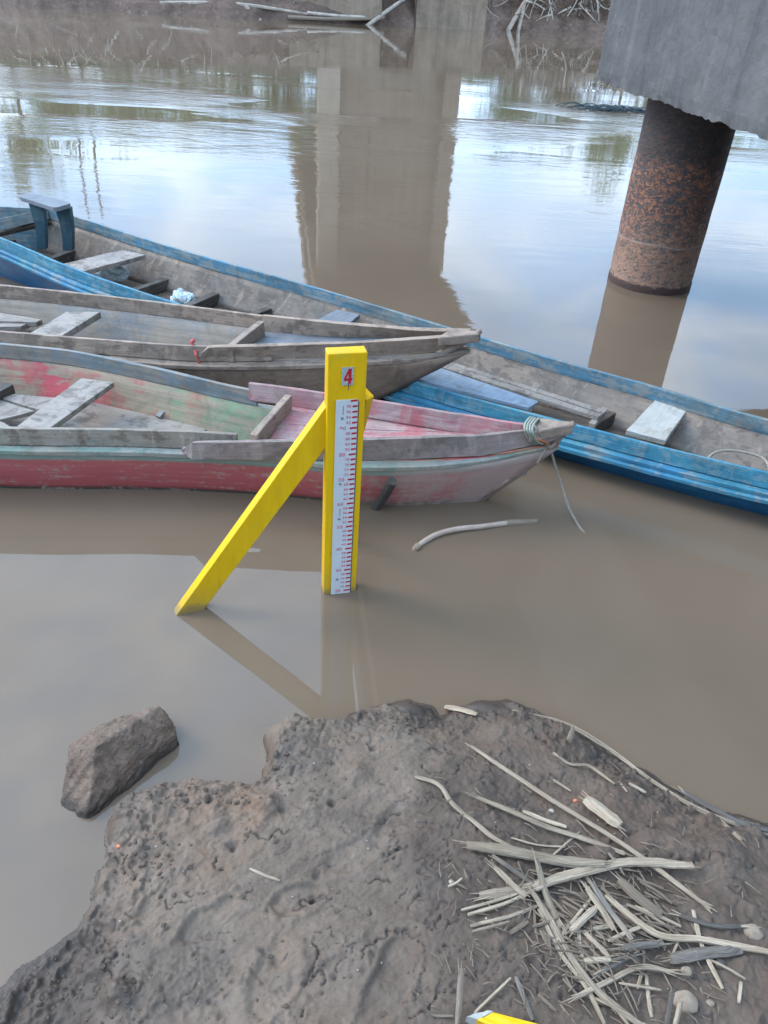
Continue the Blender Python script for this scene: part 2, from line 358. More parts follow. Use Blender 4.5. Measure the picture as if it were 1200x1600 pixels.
def concrete(name, a, b_, stain, vs=1.0):
    m, t, b = mat(name); tcn = N(t, 'ShaderNodeTexCoord'); ob = tcn.outputs['Object']
    n = noise(t, ob, 1.6, 8, .65, .5); run = noise(t, ob, 1.0, 6, .65, .2, stretch=(4.2, 4.2, .28)); pit = noise(t, ob, 38, 5, .7, .2); pit2 = noise(t, ob, 9, 5, .7, .6)
    c = mix(t, ramp(t, n, [(.32, 0.0), (.68, 1.0)]), a, b_)
    c = mix(t, ramp(t, run, [(.52, 0.0), (.72, .5)]), c, stain)
    c = mix(t, ramp(t, run, [(.28, .65), (.44, 0.0)]), c, tuple(x*.5 for x in a))
    c = mix(t, ramp(t, pit2, [(.64, 0.0), (.70, .6)]), c, tuple(x*.45 for x in a))
    t.links.new(c, b.inputs['Base Color']); b.inputs['Roughness'].default_value = .85; b.inputs['Specular IOR Level'].default_value = .25
    bump(t, b, mth(t, 'ADD', mth(t, 'MULTIPLY', pit, .5), pit2), .7, .010*vs)
    return m
M['concrete'] = concrete('weathered grey concrete', (0.065, 0.068, 0.072), (0.118, 0.116, 0.115), (0.17, 0.16, 0.15))
M['concrete_far'] = concrete('stained far concrete', (0.19, 0.145, 0.105), (0.32, 0.24, 0.175), (0.36, 0.28, 0.21), 4)
M['concrete_light'] = concrete('pale far concrete', (0.40, 0.32, 0.24), (0.50, 0.41, 0.32), (0.36, 0.31, 0.27), 4)
def rust():
    m, t, b = mat('flaking rusty steel'); tcn = N(t, 'ShaderNodeTexCoord'); ob = tcn.outputs['Object']
    sx = N(t, 'ShaderNodeSeparateXYZ'); t.links.new(ob, sx.inputs[0]); z = sx.outputs[2]
    n = noise(t, ob, 25, 7, .66, 1.1, stretch=(1, 1, 1.5)); f = noise(t, ob, 70, 5, .7, .5); bg_ = noise(t, ob, 3, 5, .6, .5)
    k = mth(t, 'ADD', mth(t, 'MULTIPLY', n, .8), mth(t, 'MULTIPLY', f, .2))
    c = ramp(t, k, [(.36, (0.035, 0.04, 0.05)), (.47, (0.07, 0.06, 0.06)), (.53, (0.20, 0.085, 0.05)), (.60, (0.34, 0.155, 0.095)), (.72, (0.28, 0.20, 0.155))])
    zz = mth(t, 'ADD', z, mth(t, 'MULTIPLY', mth(t, 'SUBTRACT', bg_, .5), .35))
    c = mix(t, ramp(t, zz, [(.15, .62), (.62, 0.0)]), c, (0.36, 0.225, 0.155))          # silt coated lower part
    c = mix(t, ramp(t, mth(t, 'MULTIPLY', k, 1.0), [(.42, .65), (.475, 0.0)]), c, (0.05, 0.05, 0.055))
    c = mix(t, ramp(t, zz, [(.88, 0.0), (1.22, .8)]), c, (0.035, 0.033, 0.035))        # darker towards the top
    zl = mth(t, 'ADD', z, mth(t, 'MULTIPLY', mth(t, 'SUBTRACT', n, .5), .05))
    c = mix(t, ramp(t, zl, [(.05, 1.0), (.065, 0.0)]), c, (0.055, 0.028, 0.022))      # wet foot
    ring = mth(t, 'ABSOLUTE', mth(t, 'SUBTRACT', mth(t, 'ADD', z, mth(t, 'MULTIPLY', mth(t, 'SUBTRACT', bg_, .5), .05)), .36))
    c = mix(t, ramp(t, ring, [(.002, .6), (.008, 0.0)]), c, (0.34, 0.30, 0.26))
    t.links.new(c, b.inputs['Base Color']); b.inputs['Roughness'].default_value = .7
    bump(t, b, k, 1.0, .02)
    return m
M['rust'] = rust()
def mudmat():
    m, t, b = mat('drying river mud'); tcn = N(t, 'ShaderNodeTexCoord'); ob = tcn.outputs['Object']
    big = noise(t, ob, 2.3, 6, .6, .6); med = noise(t, ob, 11, 7, .65, 1.0); fi = noise(t, ob, 60, 7, .72, .5); mic = noise(t, ob, 260, 4, .7)
    dm = N(t, 'ShaderNodeAttribute', attribute_name='damp_shade'); at = N(t, 'ShaderNodeAttribute', attribute_name='wet'); ca = N(t, 'ShaderNodeAttribute', attribute_name='cav')
    c = ramp(t, big, [(.30, (0.100, 0.074, 0.055)), (.48, (0.130, 0.098, 0.073)), (.60, (0.152, 0.104, 0.073)), (.8, (0.19, 0.113, 0.071))])
    c = mix(t, ramp(t, med, [(.42, 0.0), (.68, .7)]), c, (0.178, 0.140, 0.110))
    c = mix(t, ramp(t, med, [(.26, .6), (.42, 0.0)]), c, (0.115, 0.09, 0.073))
    c = mix(t, ramp(t, fi, [(.60, 0.0), (.70, .55)]), c, (0.21, 0.172, 0.138))
    c = mix(t, ramp(t, fi, [(.32, .75), (.42, 0.0)]), c, (0.055, 0.042, 0.034))
    c = mix(t, ramp(t, noise(t, ob, 130, 4, .7), [(.33, .6), (.40, 0.0)]), c, (0.05, 0.04, 0.033))
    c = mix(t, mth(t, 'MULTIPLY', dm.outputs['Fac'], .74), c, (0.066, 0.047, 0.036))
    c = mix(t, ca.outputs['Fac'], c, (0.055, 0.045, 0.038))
    c = mix(t, mth(t, 'MULTIPLY', at.outputs['Fac'], .85), c, (0.050, 0.038, 0.030))
    t.links.new(c, b.inputs['Base Color'])
    t.links.new(mth(t, 'SUBTRACT', .74, mth(t, 'MULTIPLY', at.outputs['Fac'], .42)), b.inputs['Roughness'])
    b.inputs['Specular IOR Level'].default_value = .3
    bump(t, b, mth(t, 'ADD', mth(t, 'MULTIPLY', med, 1.2), mth(t, 'ADD', mth(t, 'MULTIPLY', fi, .8), mth(t, 'MULTIPLY', mic, .25))), .6, .005)
    return m
M['mud'] = mudmat()
def clodmat():
    m, t, b = mat('crumbling brown mud block'); tcn = N(t, 'ShaderNodeTexCoord'); ob = tcn.outputs['Object']; sx = N(t, 'ShaderNodeSeparateXYZ'); t.links.new(ob, sx.inputs[0])
    n = noise(t, ob, 9, 7, .65, .8); f = noise(t, ob, 1, 7, .7, .5, stretch=(30, 80, 60)); g = noise(t, ob, 90, 5, .7)
    c = ramp(t, n, [(.3, (0.07, 0.045, 0.030)), (.5, (0.150, 0.098, 0.066)), (.72, (0.23, 0.165, 0.118))])
    c = mix(t, ramp(t, f, [(.34, .7), (.46, 0.0)]), c, (0.045, 0.034, 0.028)); c = mix(t, ramp(t, g, [(.56, 0.0), (.68, .6)]), c, (0.22, 0.185, 0.16))
    c = mix(t, ramp(t, sx.outputs[2], [(.010, .85), (.05, 0.0)]), c, (0.04, 0.032, 0.026))
    t.links.new(c, b.inputs['Base Color']); b.inputs['Roughness'].default_value = .6
    bump(t, b, mth(t, 'ADD', n, mth(t, 'ADD', f, mth(t, 'MULTIPLY', g, .4))), .9, .008)
    return m
M['clod'] = clodmat()
M['crumb'] = simple('dried mud crumbs', (0.095, 0.073, 0.057), .85, .2, .35, 40, .002)
def watermat():
    m, t, b = mat('silty river water'); tcn = N(t, 'ShaderNodeTexCoord'); ob = tcn.outputs['Object']
    sx = N(t, 'ShaderNodeSeparateXYZ'); t.links.new(ob, sx.inputs[0]); y = sx.outputs[1]
    n = noise(t, ob, .9, 5, .6, .6)
    c = mix(t, ramp(t, n, [(.35, 0.0), (.7, 1.0)]), (0.130, 0.096, 0.067), (0.148, 0.110, 0.078))
    t.links.new(c, b.inputs['Base Color']); b.inputs['IOR'].default_value = 1.38; b.inputs['Roughness'].default_value = .012
    # ripples: current further out, calm by the bank
    w1 = noise(t, ob, 1.0, 4, .55, .4, stretch=(2.2, 6.5, 1)); w2 = noise(t, ob, 1.0, 3, .5, .2, stretch=(.5, 1.3, 1)); w3 = noise(t, ob, 1.0, 3, .5, .3, stretch=(9, 17, 1))
    patch = noise(t, ob, .16, 3, .5, .3, stretch=(1, 2.2, 1))
    band = ramp(t, mth(t, 'DIVIDE', y, 40), [(0.055, 0.0), (0.15, .022), (0.22, .06), (0.275, .12), (0.325, .26), (0.365, .42), (0.41, .20), (0.46, .025), (1.0, .006)])
    amp = mth(t, 'MULTIPLY', band, ramp(t, patch, [(.44, .12), (.55, 1.0)]))
    h = mth(t, 'ADD', mth(t, 'MULTIPLY', w1, 1.0), mth(t, 'ADD', mth(t, 'MULTIPLY', w2, .9), mth(t, 'MULTIPLY', w3, .22)))
    h = mth(t, 'ADD', mth(t, 'MULTIPLY', h, amp), mth(t, 'MULTIPLY', w2, .02))
    bn = bump(t, b, h, 1.0, .05)
    return m
M['water'] = watermat()
def earthmat():
    m, t, b = mat('red brown river bank'); tcn = N(t, 'ShaderNodeTexCoord'); ob = tcn.outputs['Object']
    n = noise(t, ob, .8, 8, .65, .6); f = noise(t, ob, 6, 7, .7, .5); sx = N(t, 'ShaderNodeSeparateXYZ'); t.links.new(ob, sx.inputs[0])
    c = ramp(t, n, [(.3, (0.07, 0.045, 0.033)), (.5, (0.15, 0.095, 0.07)), (.7, (0.22, 0.15, 0.115))])
    c = mix(t, ramp(t, f, [(.55, 0.0), (.7, .7)]), c, (0.30, 0.25, 0.21)); c = mix(t, ramp(t, f, [(.3, .8), (.43, 0.0)]), c, (0.05, 0.035, 0.028))
    gz = mth(t, 'ADD', sx.outputs[2], mth(t, 'MULTIPLY', n, 1.6))
    c = mix(t, ramp(t, mth(t, 'DIVIDE', gz, 5), [(.52, 0.0), (.66, 1.0)]), c, (0.07, 0.10, 0.035))
    t.links.new(c, b.inputs['Base Color']); b.inputs['Roughness'].default_value = .85; bump(t, b, mth(t, 'ADD', n, f), 1.0, .12)
    return m
M['earth'] = earthmat()
def leafmat(name, a, b_):
    m, t, b = mat(name); tcn = N(t, 'ShaderNodeTexCoord'); n = noise(t, tcn.outputs['Object'], 1.3, 5, .6, .3)
    c = mix(t, ramp(t, n, [(.35, 0.0), (.65, 1.0)]), a, b_); t.links.new(c, b.inputs['Base Color']); b.inputs['Roughness'].default_value = .6
    return m
M['leaf'] = leafmat('mid green leaves', (0.07, 0.15, 0.022), (0.14, 0.25, 0.04))
M['leaf2'] = leafmat('olive leaves', (0.09, 0.15, 0.025), (0.18, 0.26, 0.05))
M['trunk'] = simple('grey bark', (0.14, 0.11, 0.09), .9, .2, .3, 6, .02)
M['deadwood'] = simple('sun bleached dead wood', (0.42, 0.36, 0.30), .85, .2, .35, 3, .01)
M['deadbrown'] = simple('brown dead twigs', (0.13, 0.09, 0.065), .9, .2, .4, 3, .01)

# ------------------------------------------------------------------ 2-D noise for terrain
_tabs = {}
def vnoise(x, y, seed):
    tab = _tabs.get(seed)
    if tab is None: tab = _tabs[seed] = np.random.default_rng(seed).random((256, 256))
    xi, yi = np.floor(x).astype(int), np.floor(y).astype(int); fx, fy = x-xi, y-yi
    fx = fx*fx*fx*(fx*(fx*6-15)+10); fy = fy*fy*fy*(fy*(fy*6-15)+10)
    a, b = tab[xi & 255, yi & 255], tab[(xi+1) & 255, yi & 255]; c, d = tab[xi & 255, (yi+1) & 255], tab[(xi+1) & 255, (yi+1) & 255]
    return (a*(1-fx)+b*fx)*(1-fy) + (c*(1-fx)+d*fx)*fy
def fbm(x, y, f, oct=5, seed=1, gain=.5, ridged=False):
    s, a, tot = 0, 1, 0
    for k in range(oct):
        n = vnoise(x*f+17.3*k, y*f-9.1*k, seed+k)
        if ridged: n = 1-abs(2*n-1)
        s = s + a*n; tot += a; a *= gain; f *= 2.03
    return s/tot
def sstep(a, b, x):
    t = np.clip((x-a)/(b-a), 0, 1); return t*t*(3-2*t)
def seg_dist(X, Y, pts):
    D = np.full(X.shape, 1e9)
    for (x0, y0), (x1, y1) in zip(pts, pts[1:]):
        dx, dy = x1-x0, y1-y0; L2 = dx*dx+dy*dy+1e-12
        t = np.clip(((X-x0)*dx+(Y-y0)*dy)/L2, 0, 1); D = np.minimum(D, np.hypot(X-x0-t*dx, Y-y0-t*dy))
    return D
def grid_mesh(name, X, Y, Z, m, attrs=None, smooth=True):
    ny, nx = X.shape; n = nx*ny
    me = bpy.data.meshes.new(name)
    me.vertices.add(n); me.vertices.foreach_set('co', np.stack([X, Y, Z], -1).astype(np.float32).ravel())
    idx = np.arange(n).reshape(ny, nx); q = np.stack([idx[:-1, :-1], idx[:-1, 1:], idx[1:, 1:], idx[1:, :-1]], -1).reshape(-1, 4)
    me.loops.add(q.size); me.loops.foreach_set('vertex_index', q.ravel().astype(np.int32))
    me.polygons.add(len(q)); me.polygons.foreach_set('loop_start', np.arange(0, q.size, 4, dtype=np.int32))
    try: me.polygons.foreach_set('loop_total', np.full(len(q), 4, dtype=np.int32))
    except Exception: pass
    me.update(calc_edges=True)
    if smooth: me.polygons.foreach_set('use_smooth', np.ones(len(q), dtype=bool))
    for k, a in (attrs or {}).items():
        at = me.attributes.new(k, 'FLOAT', 'POINT'); at.data.foreach_set('value', a.astype(np.float32).ravel())
    me.materials.append(m); o = bpy.data.objects.new(name, me); C.objects.link(o)
    return o

# ================================================================== SETTING
# river
g = ([(-260, -60, 0), (260, -60, 0), (260, 120, 0), (-260, 120, 0)], [(0, 1, 2, 3)], None, None)
tag(obj('river_water', g, M['water']), kind='structure')

# far bank
FB = [(-160, 20), (-60, 28), (-30, 33.5), (-17, 37.0), (-9.5, 38.5), (-4.3, 40.1), (3.0, 43.6), (8.8, 45.1), (20, 47.5), (60, 52), (160, 60)]
xs = np.concatenate([np.linspace(-160, -24, 60), np.linspace(-23.8, 22, 380), np.linspace(22.4, 160, 60)])
ts = np.concatenate([np.linspace(-1.5, 5, 70), np.linspace(5.3, 60, 40)])
Xg, Tg = np.meshgrid(xs, ts)
yw = np.interp(Xg, [p[0] for p in FB], [p[1] for p in FB]) + (fbm(Xg, Xg*0, .5, 4, 3)-.5)*1.2
d = Tg
hb = np.where(d < 0, d*.5, .30*sstep(0, .12, d) + .75*np.clip(d, 0, 2.8) + np.clip((d-2.8)*.06, 0, 1.2))
hb = hb + sstep(0, 1, d)*((fbm(Xg, yw+Tg, .6, 5, 9)-.5)*1.1 + (fbm(Xg, yw+Tg, 3, 4, 19)-.5)*.34)
far_bank = grid_mesh('far_river_bank', Xg, yw+Tg, hb, M['earth']); tag(far_bank, kind='structure')
def fy(x): return float(np.interp(x, [p[0] for p in FB], [p[1] for p in FB]))

# near mud bank -----------------------------------------------------
OUT = [(-60, 1800), (-40, 1560), (0, 1548), (35, 1515), (75, 1482), (118, 1455), (140, 1420), (146, 1380), (158, 1325), (165, 1290), (182, 1270), (235, 1250), (320, 1222), (392, 1226), (408, 1216),
       (412, 1185), (430, 1145), (455, 1128), (500, 1140), (528, 1138), (545, 1112), (590, 1100), (640, 1092), (672, 1108), (684, 1126), (708, 1112), (742, 1096), (790, 1096),
       (835, 1110), (880, 1138), (940, 1168), (1005, 1203), (1062, 1235), (1120, 1262), (1172, 1283), (1230, 1300)]
op = [tuple(P(a, b, .0)[:2]) for a, b in OUT[1:]]
op = [(-9, -4), (-1.6, -.4), (-1.02, .45)] + op + [(1.7, 1.1), (3.0, .7), (9, -2), (9, -14), (-9, -14)]
def axis(a, b, st, lo, hi):
    core = list(np.arange(a, b, st)); s = st; x = b; hi_l = []
    while x < hi: hi_l.append(x); s *= 1.35; x += s
    s = st; x = a; lo_l = []
    while x > lo: s *= 1.35; x -= s; lo_l.append(x)
    return np.array(lo_l[::-1] + core + hi_l + [hi + 1])
ax, ay = axis(-.98, 1.30, .0034, -14, 12), axis(.62, 1.80, .0034, -14, 2.6)
X, Y = np.meshgrid(ax, ay)
wx = X + (fbm(X, Y, 9, 4, 40)-.5)*.05; wy = Y + (fbm(X, Y, 9, 4, 41)-.5)*.05
cl = op + [op[0]]
D = seg_dist(wx, wy, cl)
inside = np.zeros(X.shape, bool)
for (x0, y0), (x1, y1) in zip(cl, cl[1:]):
    cond = ((y0 > wy) != (y1 > wy))
    with np.errstate(divide='ignore', invalid='ignore'):
        inside ^= cond & (wx < (x1-x0)*(wy-y0)/(y1-y0+1e-15)+x0)
sd = np.where(inside, D, -D)
steep = 1 - sstep(-.25, .25, X)                        # crisp cut on the left, gentle on the right
edge = steep*.075*sstep(0, .045, sd) + (1-steep)*(.022*sstep(0, .03, sd)+.045*sstep(0, .22, sd))
rise = .10*np.clip(sd, 0, 1.2)
low = sstep(.95, .84, wy) * sstep(-.50, -.60, wx + (wy-.8)*.25)    # slumped dark corner lower left
Z = np.where(sd > 0, edge+rise, -.02+sd*.6)
Z = np.maximum(Z, -.5)
land = sstep(-.01, .05, sd)
rough = .30 + .9*sstep(.20, .03, np.abs(sd-.03)) + .35*sstep(-.35, -.62, X) + .35*(fbm(X, Y, 3, 3, 77) > .52)
rough = rough*(1-.45*np.exp(-((X-.02)**2+(Y-1.1)**2)/.06))
Z += land*((fbm(wx, wy, 4, 3, 5)-.5)*.045 + (fbm(wx, wy, 13, 4, 6)-.5)*.022*rough)
Z += land*rough*((fbm(wx*1.0, wy*1.3, 30, 4, 8, .6, True)-.5)*.009)
lump = fbm(wx, wy, 42, 3, 60); Z += land*rough*.006*sstep(.56, .72, lump)
Z = np.where(sd > 0, np.maximum(Z-.045*low, .006), Z)
Z += land*low*(fbm(wx, wy, 22, 4, 14)-.5)*.03
Z += land*.0022*(fbm(X, Y, 120, 3, 10, .6)-.5)*2
# smears: long shallow scrapes
ca_, sa_ = math.cos(R(38)), math.sin(R(38)); U_, V_ = X*ca_+Y*sa_, -X*sa_+Y*ca_
Z += land*(fbm(U_*.30, V_, 34, 4, 90)-.5)*.011
cav = np.zeros(X.shape)
def gp(px, py, z=.12): return tuple(P(px, py, z)[:2])
def dome(px, py, rx, h, ry=None, z=.08, p=2.0, rot=0):
    global Z
    cx, cy = gp(px, py, z); ry = ry or rx; c_, s_ = math.cos(rot), math.sin(rot)
    a, b = (wx-cx)*c_+(wy-cy)*s_, -(wx-cx)*s_+(wy-cy)*c_
    q = (a/rx)**2+(b/ry)**2
    Z = Z + h*np.clip(1-q, 0, 1)**p if p >= 1 else np.maximum(Z, Z*0+h*np.sqrt(np.clip(1-q, 0, 1)))
def peak(px, py, rx, top, ry, rot=0, z=.04):            # rounded mound standing out of the water's edge
    global Z
    cx, cy = gp(px, py, z); c_, s_ = math.cos(rot), math.sin(rot)
    a, b = (wx-cx)*c_+(wy-cy)*s_, -(wx-cx)*s_+(wy-cy)*c_; q = (a/rx)**2+(b/ry)**2
    m_ = q < 1; Z = np.where(m_, np.maximum(Z, -.03+(top+.03)*np.sqrt(np.clip(1-q, 0, 1))), Z)
peak(632, 1108, .085, .060, .055, .1); peak(765, 1108, .10, .050, .05, -.1); peak(452, 1160, .075, .105, .09, .5)
peak(548, 1135, .05, .050, .03); peak(440, 1200, .07, .07, .07)
peak(560, 1150, .07, .075, .05); peak(500, 1165, .08, .08, .05, .4)
for q in [(1040, 1325, .13, .038, .07, .2), (1120, 1345, .10, .040, .09, .0), (940, 1345, .05, .022), (1000, 1300, .08, .02, .05), (880, 1130, .05, .018), (340, 1290, .05, .018), (420, 1260, .06, .03, .04),
          (560, 1215, .05, .02), (215, 1330, .05, .016), (150, 1500, .07, .035, .05), (190, 1560, .05, .03), (60, 1560, .06, .03), (690, 1190, .05, .014), (240, 1270, .06, .012)]:
    dome(*q[:4], ry=q[4] if len(q) > 4 else None, rot=q[5] if len(q) > 5 else 0)
# footprints and scrapes
def dent(px, py, rx, ry, rot, dep, rim=.3):
    global Z, cav
    cx, cy = gp(px, py); c_, s_ = math.cos(rot), math.sin(rot)
    a, b = (wx-cx)*c_+(wy-cy)*s_, -(wx-cx)*s_+(wy-cy)*c_; q = np.sqrt((a/rx)**2+(b/ry)**2)
    Z = Z - dep*(1-sstep(.72, 1.0, q)) + dep*rim*np.exp(-((q-1.1)/.12)**2)
dent(610, 1530, .13, .045, 1.05, .011); dent(470, 1400, .07, .04, .5, .010); dent(640, 1275, .10, .06, .2, .008); dent(430, 1530, .10, .05, 1.2, .009)
dent(560, 1320, .10, .045, .7, .008); dent(330, 1430, .09, .04, .8, .008); dent(730, 1250, .04, .03, 0, .01)
JX_ = (fbm(X, Y, 45, 3, 51)-.5); JY_ = (fbm(X, Y, 45, 3, 52)-.5)
def crack(pts, w=.0022, dep=.008, jag=.014):
    global Z, cav
    W_ = [gp(*p) for p in pts]
    bx0, bx1 = min(p[0] for p in W_)-.1, max(p[0] for p in W_)+.1; by0, by1 = min(p[1] for p in W_)-.1, max(p[1] for p in W_)+.1
    i0, i1 = np.searchsorted(ay, [by0, by1]); j0, j1 = np.searchsorted(ax, [bx0, bx1]); s_ = np.s_[i0:i1, j0:j1]
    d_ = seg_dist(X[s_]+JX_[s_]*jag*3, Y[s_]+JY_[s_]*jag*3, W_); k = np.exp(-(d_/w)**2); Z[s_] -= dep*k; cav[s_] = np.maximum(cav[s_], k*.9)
for c_ in [[(640, 1600), (668, 1585), (685, 1560), (692, 1548)], [(575, 1370), (595, 1372), (612, 1378)], [(458, 1413), (480, 1402), (505, 1395)], [(495, 1475), (500, 1520), (503, 1550)],
           [(693, 1350), (705, 1348), (718, 1352)], [(672, 1458), (690, 1448), (697, 1440)], [(830, 1115), (845, 1140), (860, 1150)], [(880, 1155), (888, 1175)], [(470, 1590), (480, 1570)],
           [(960, 1310), (985, 1300), (1010, 1290), (1035, 1292)], [(1045, 1340), (1080, 1345), (1110, 1340), (1125, 1330), (1160, 1345), (1185, 1350)], [(935, 1350), (955, 1345), (965, 1330)],
           [(340, 1335), (345, 1360)], [(600, 1330), (620, 1328), (645, 1330)], [(565, 1500), (575, 1485), (600, 1462), (640, 1455), (655, 1480)], [(1030, 1215), (1060, 1235), (1085, 1255)],
           [(660, 1190), (690, 1200), (720, 1195)], [(390, 1290), (420, 1300), (445, 1285)], [(240, 1400), (275, 1410), (300, 1400)], [(760, 1290), (800, 1298)], [(150, 1430), (175, 1470), (165, 1520)]]:
    crack(c_)
for k in range(150):
    px_, py_ = (rng.uniform(180, 1150), rng.uniform(1180, 1590)) if k % 2 else (rng.uniform(640, 900), rng.uniform(1150, 1590))
    a_ = rng.normal(-.45, .5); l_ = rng.uniform(8, 34); b_ = a_ + rng.normal(0, .7)
    crack([(px_, py_), (px_+math.cos(a_)*l_, py_+math.sin(a_)*l_), (px_+math.cos(a_)*l_+math.cos(b_)*l_*.7, py_+math.sin(a_)*l_+math.sin(b_)*l_*.7)], w=rng.uniform(.0014, .0026), dep=rng.uniform(.002, .006))
def pit(px, py, r, dep):
    global Z, cav
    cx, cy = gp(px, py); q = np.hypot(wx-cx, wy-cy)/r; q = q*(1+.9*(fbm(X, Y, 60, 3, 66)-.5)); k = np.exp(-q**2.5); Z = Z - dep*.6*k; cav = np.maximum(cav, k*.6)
for q in [(365, 1318, .014, .03), (517, 1243, .010, .025), (497, 1396, .010, .02), (578, 1155, .012, .02), (330, 1240, .008, .02), (426, 1424, .008, .015), (500, 1360, .010, .015), (790, 1148, .008, .015), (660, 1395, .006, .01), (415, 1490, .008, .012)]:
    pit(*q)
pc = rng.random((260, 2)); # scattered tiny holes and crumbs
for a, b in pc:
    cx, cy = -.75+a*1.9, .70+b*.95
    if a > .0:
        i, j = np.searchsorted(ay, cy), np.searchsorted(ax, cx); s_ = np.s_[max(i-8, 0):i+8, max(j-8, 0):j+8]
        r_ = rng.uniform(.004, .010); q = np.hypot(X[s_]-cx, (Y[s_]-cy)*1.2)/r_; k = np.exp(-q**2)
        if rng.random() < .5: Z[s_] += np.where(sd[s_] > 0, r_*.8*k, 0)
        else: Z[s_] -= np.where(sd[s_] > 0, r_*.8*k, 0); cav[s_] = np.maximum(cav[s_], .6*k)
Z = np.where((sd < -.05), np.minimum(Z, .10), Z)
Z += np.clip(-.2-Y, 0, 9)*.55*sstep(0, .5, sd)         # unseen steep rise behind the camera, added to block the rear sky
def near_px(px, py, r): cx, cy = gp(px, py, .04); return np.exp(-(((wx-cx)**2+(wy-cy)**2)/r**2))
wet = np.clip(1.0-sstep(.010, .045, Z+(fbm(X, Y, 14, 3, 27)-.5)*.03), 0, 1)*.92
for q in ((440, 1200, .06), (632, 1105, .06), (760, 1105, .07), (550, 1125, .05), (150, 1440, .04)): wet = np.maximum(wet, .85*near_px(*q))
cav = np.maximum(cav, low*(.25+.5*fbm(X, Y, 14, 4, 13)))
wet = np.maximum(wet, .5*sstep(.56, .66, fbm(wx, wy, 5, 4, 15)))
damp_shade = np.clip(sstep(.02, .22, X + (fbm(X, Y, 4, 4, 88)-.5)*.35)*.85 + .35*sstep(.55, .68, fbm(X, Y, 7, 4, 89)) - .25*sstep(.5, .65, fbm(X, Y, 11, 4, 99)), 0, 1)
damp_shade = np.maximum(damp_shade, 1.0*low); damp_shade = np.clip(damp_shade + .35*np.exp(-((X-.42)**2/.10+(Y-1.03)**2/.035)) , 0, 1.25)  # last term paints contact shade into the mud under the stick heap
mud = grid_mesh('mud_bank', X, Y, Z, M['mud'], {'wet': wet, 'cav': cav, 'damp_shade': damp_shade}); tag(mud, kind='structure')
def gz(x, y):
    i = min(max(int(np.searchsorted(ay, y))-1, 0), len(ay)-2); j = min(max(int(np.searchsorted(ax, x))-1, 0), len(ax)-2)
    u = (x-ax[j])/(ax[j+1]-ax[j]); v = (y-ay[i])/(ay[i+1]-ay[i])
    return float((Z[i, j]*(1-u)+Z[i, j+1]*u)*(1-v)+(Z[i+1, j]*(1-u)+Z[i+1, j+1]*u)*v)
def G(px, py, lift=0.0):                                 # point on the mud that the photograph shows at (px, py)
    z = .12
    for _ in range(14):
        p = P(px, py, z); z = .5*z + .5*max(gz(p.x, p.y), 0.0)
    p = P(px, py, z+lift); return p

# ================================================================== BRIDGE
DV = Vector(ray(415, -52)[:2]).normalized(); NV = Vector((DV.y, -DV.x))
def BR(lat, u, z): return Vector((NV.x*lat + DV.x*u, NV.y*lat + DV.y*u, z))
def bbox(l0, l1, u0, u1, z0, z1, n=(1, 1, 1)):
    nl, nu, nz = n; V, F = [], []; idm = {}
    def vid(i, j, k):
        if (i, j, k) not in idm:
            idm[(i, j, k)] = len(V); V.append(BR(l0+(l1-l0)*i/nl, u0+(u1-u0)*j/nu, z0+(z1-z0)*k/nz))
        return idm[(i, j, k)]
    for i in range(nl):
        for j in range(nu):
            F.append((vid(i, j, 0), vid(i, j+1, 0), vid(i+1, j+1, 0), vid(i+1, j, 0))); F.append((vid(i, j, nz), vid(i+1, j, nz), vid(i+1, j+1, nz), vid(i, j+1, nz)))
    for i in range(nl):
        for k in range(nz):
            F.append((vid(i, 0, k), vid(i+1, 0, k), vid(i+1, 0, k+1), vid(i, 0, k+1))); F.append((vid(i, nu, k), vid(i, nu, k+1), vid(i+1, nu, k+1), vid(i+1, nu, k)))
    for j in range(nu):
        for k in range(nz):
            F.append((vid(0, j, k), vid(0, j, k+1), vid(0, j+1, k+1), vid(0, j+1, k))); F.append((vid(nl, j, k), vid(nl, j+1, k), vid(nl, j+1, k+1), vid(nl, j, k+1)))
    return (V, F, [(v.x+v.y, v.z) for v in V], None)
DH = 11.0
deck = thing('bridge_deck', BR(5.4, 20, DH), 'long grey concrete bridge deck on girders high above the river', 'bridge deck')
obj('deck_slab', bbox(1.8, 9.1, -40, 100, DH+.9, DH+1.2), M['concrete_far'], deck)
for l in (2.0, 4.15, 6.35, 8.5): obj('girder', bbox(l, l+.42, -40, 100, DH, DH+.897), M['concrete_far'], deck)
for l in (1.8, 8.9): obj('parapet', bbox(l, l+.2, -40, 100, DH+1.203, DH+2.1), M['concrete_far'], deck)
# near pier: pile cap with broken lower edge
npier = thing('near_bridge_pier', BR(5.5, 4.6, 1.31), 'grey concrete pile cap on a rusty round steel pile', 'bridge pier')
CB = 1.378
UE = 6.30; LF = 2.40
g = bbox(LF, 8.3, 1.8, UE, CB, 3.3, (24, 260, 60))
A_ = np.array([v[:] for v in g[0]]); lat = A_[:, 0]*NV.x + A_[:, 1]*NV.y; u = A_[:, 0]*DV.x + A_[:, 1]*DV.y; z = A_[:, 2].copy(); z0_ = z.copy()
e = np.exp(-((z-CB)/.035)**2); low_ = z < CB+.001
z = z + e*((fbm(u, lat, 3.5, 5, 33)-.5)*.05 + (fbm(u, lat, 22, 4, 31, .6)-.5)*.018 - .006*sstep(.52, .6, fbm(u, lat*.2, 9, 3, 36)))
fc = lat < LF+.01
lat = lat + fc*(.020*(fbm(u, z0_*1.4, 2.2, 4, 35)-.5) + .010*(fbm(u, z0_, 14, 4, 37)-.5) + .016*e*(fbm(u, z0_, 16, 3, 38)))
k_ = sstep(UE-.10, UE, u); lat = lat + fc*.03*k_**2; z = z + low_*.035*k_
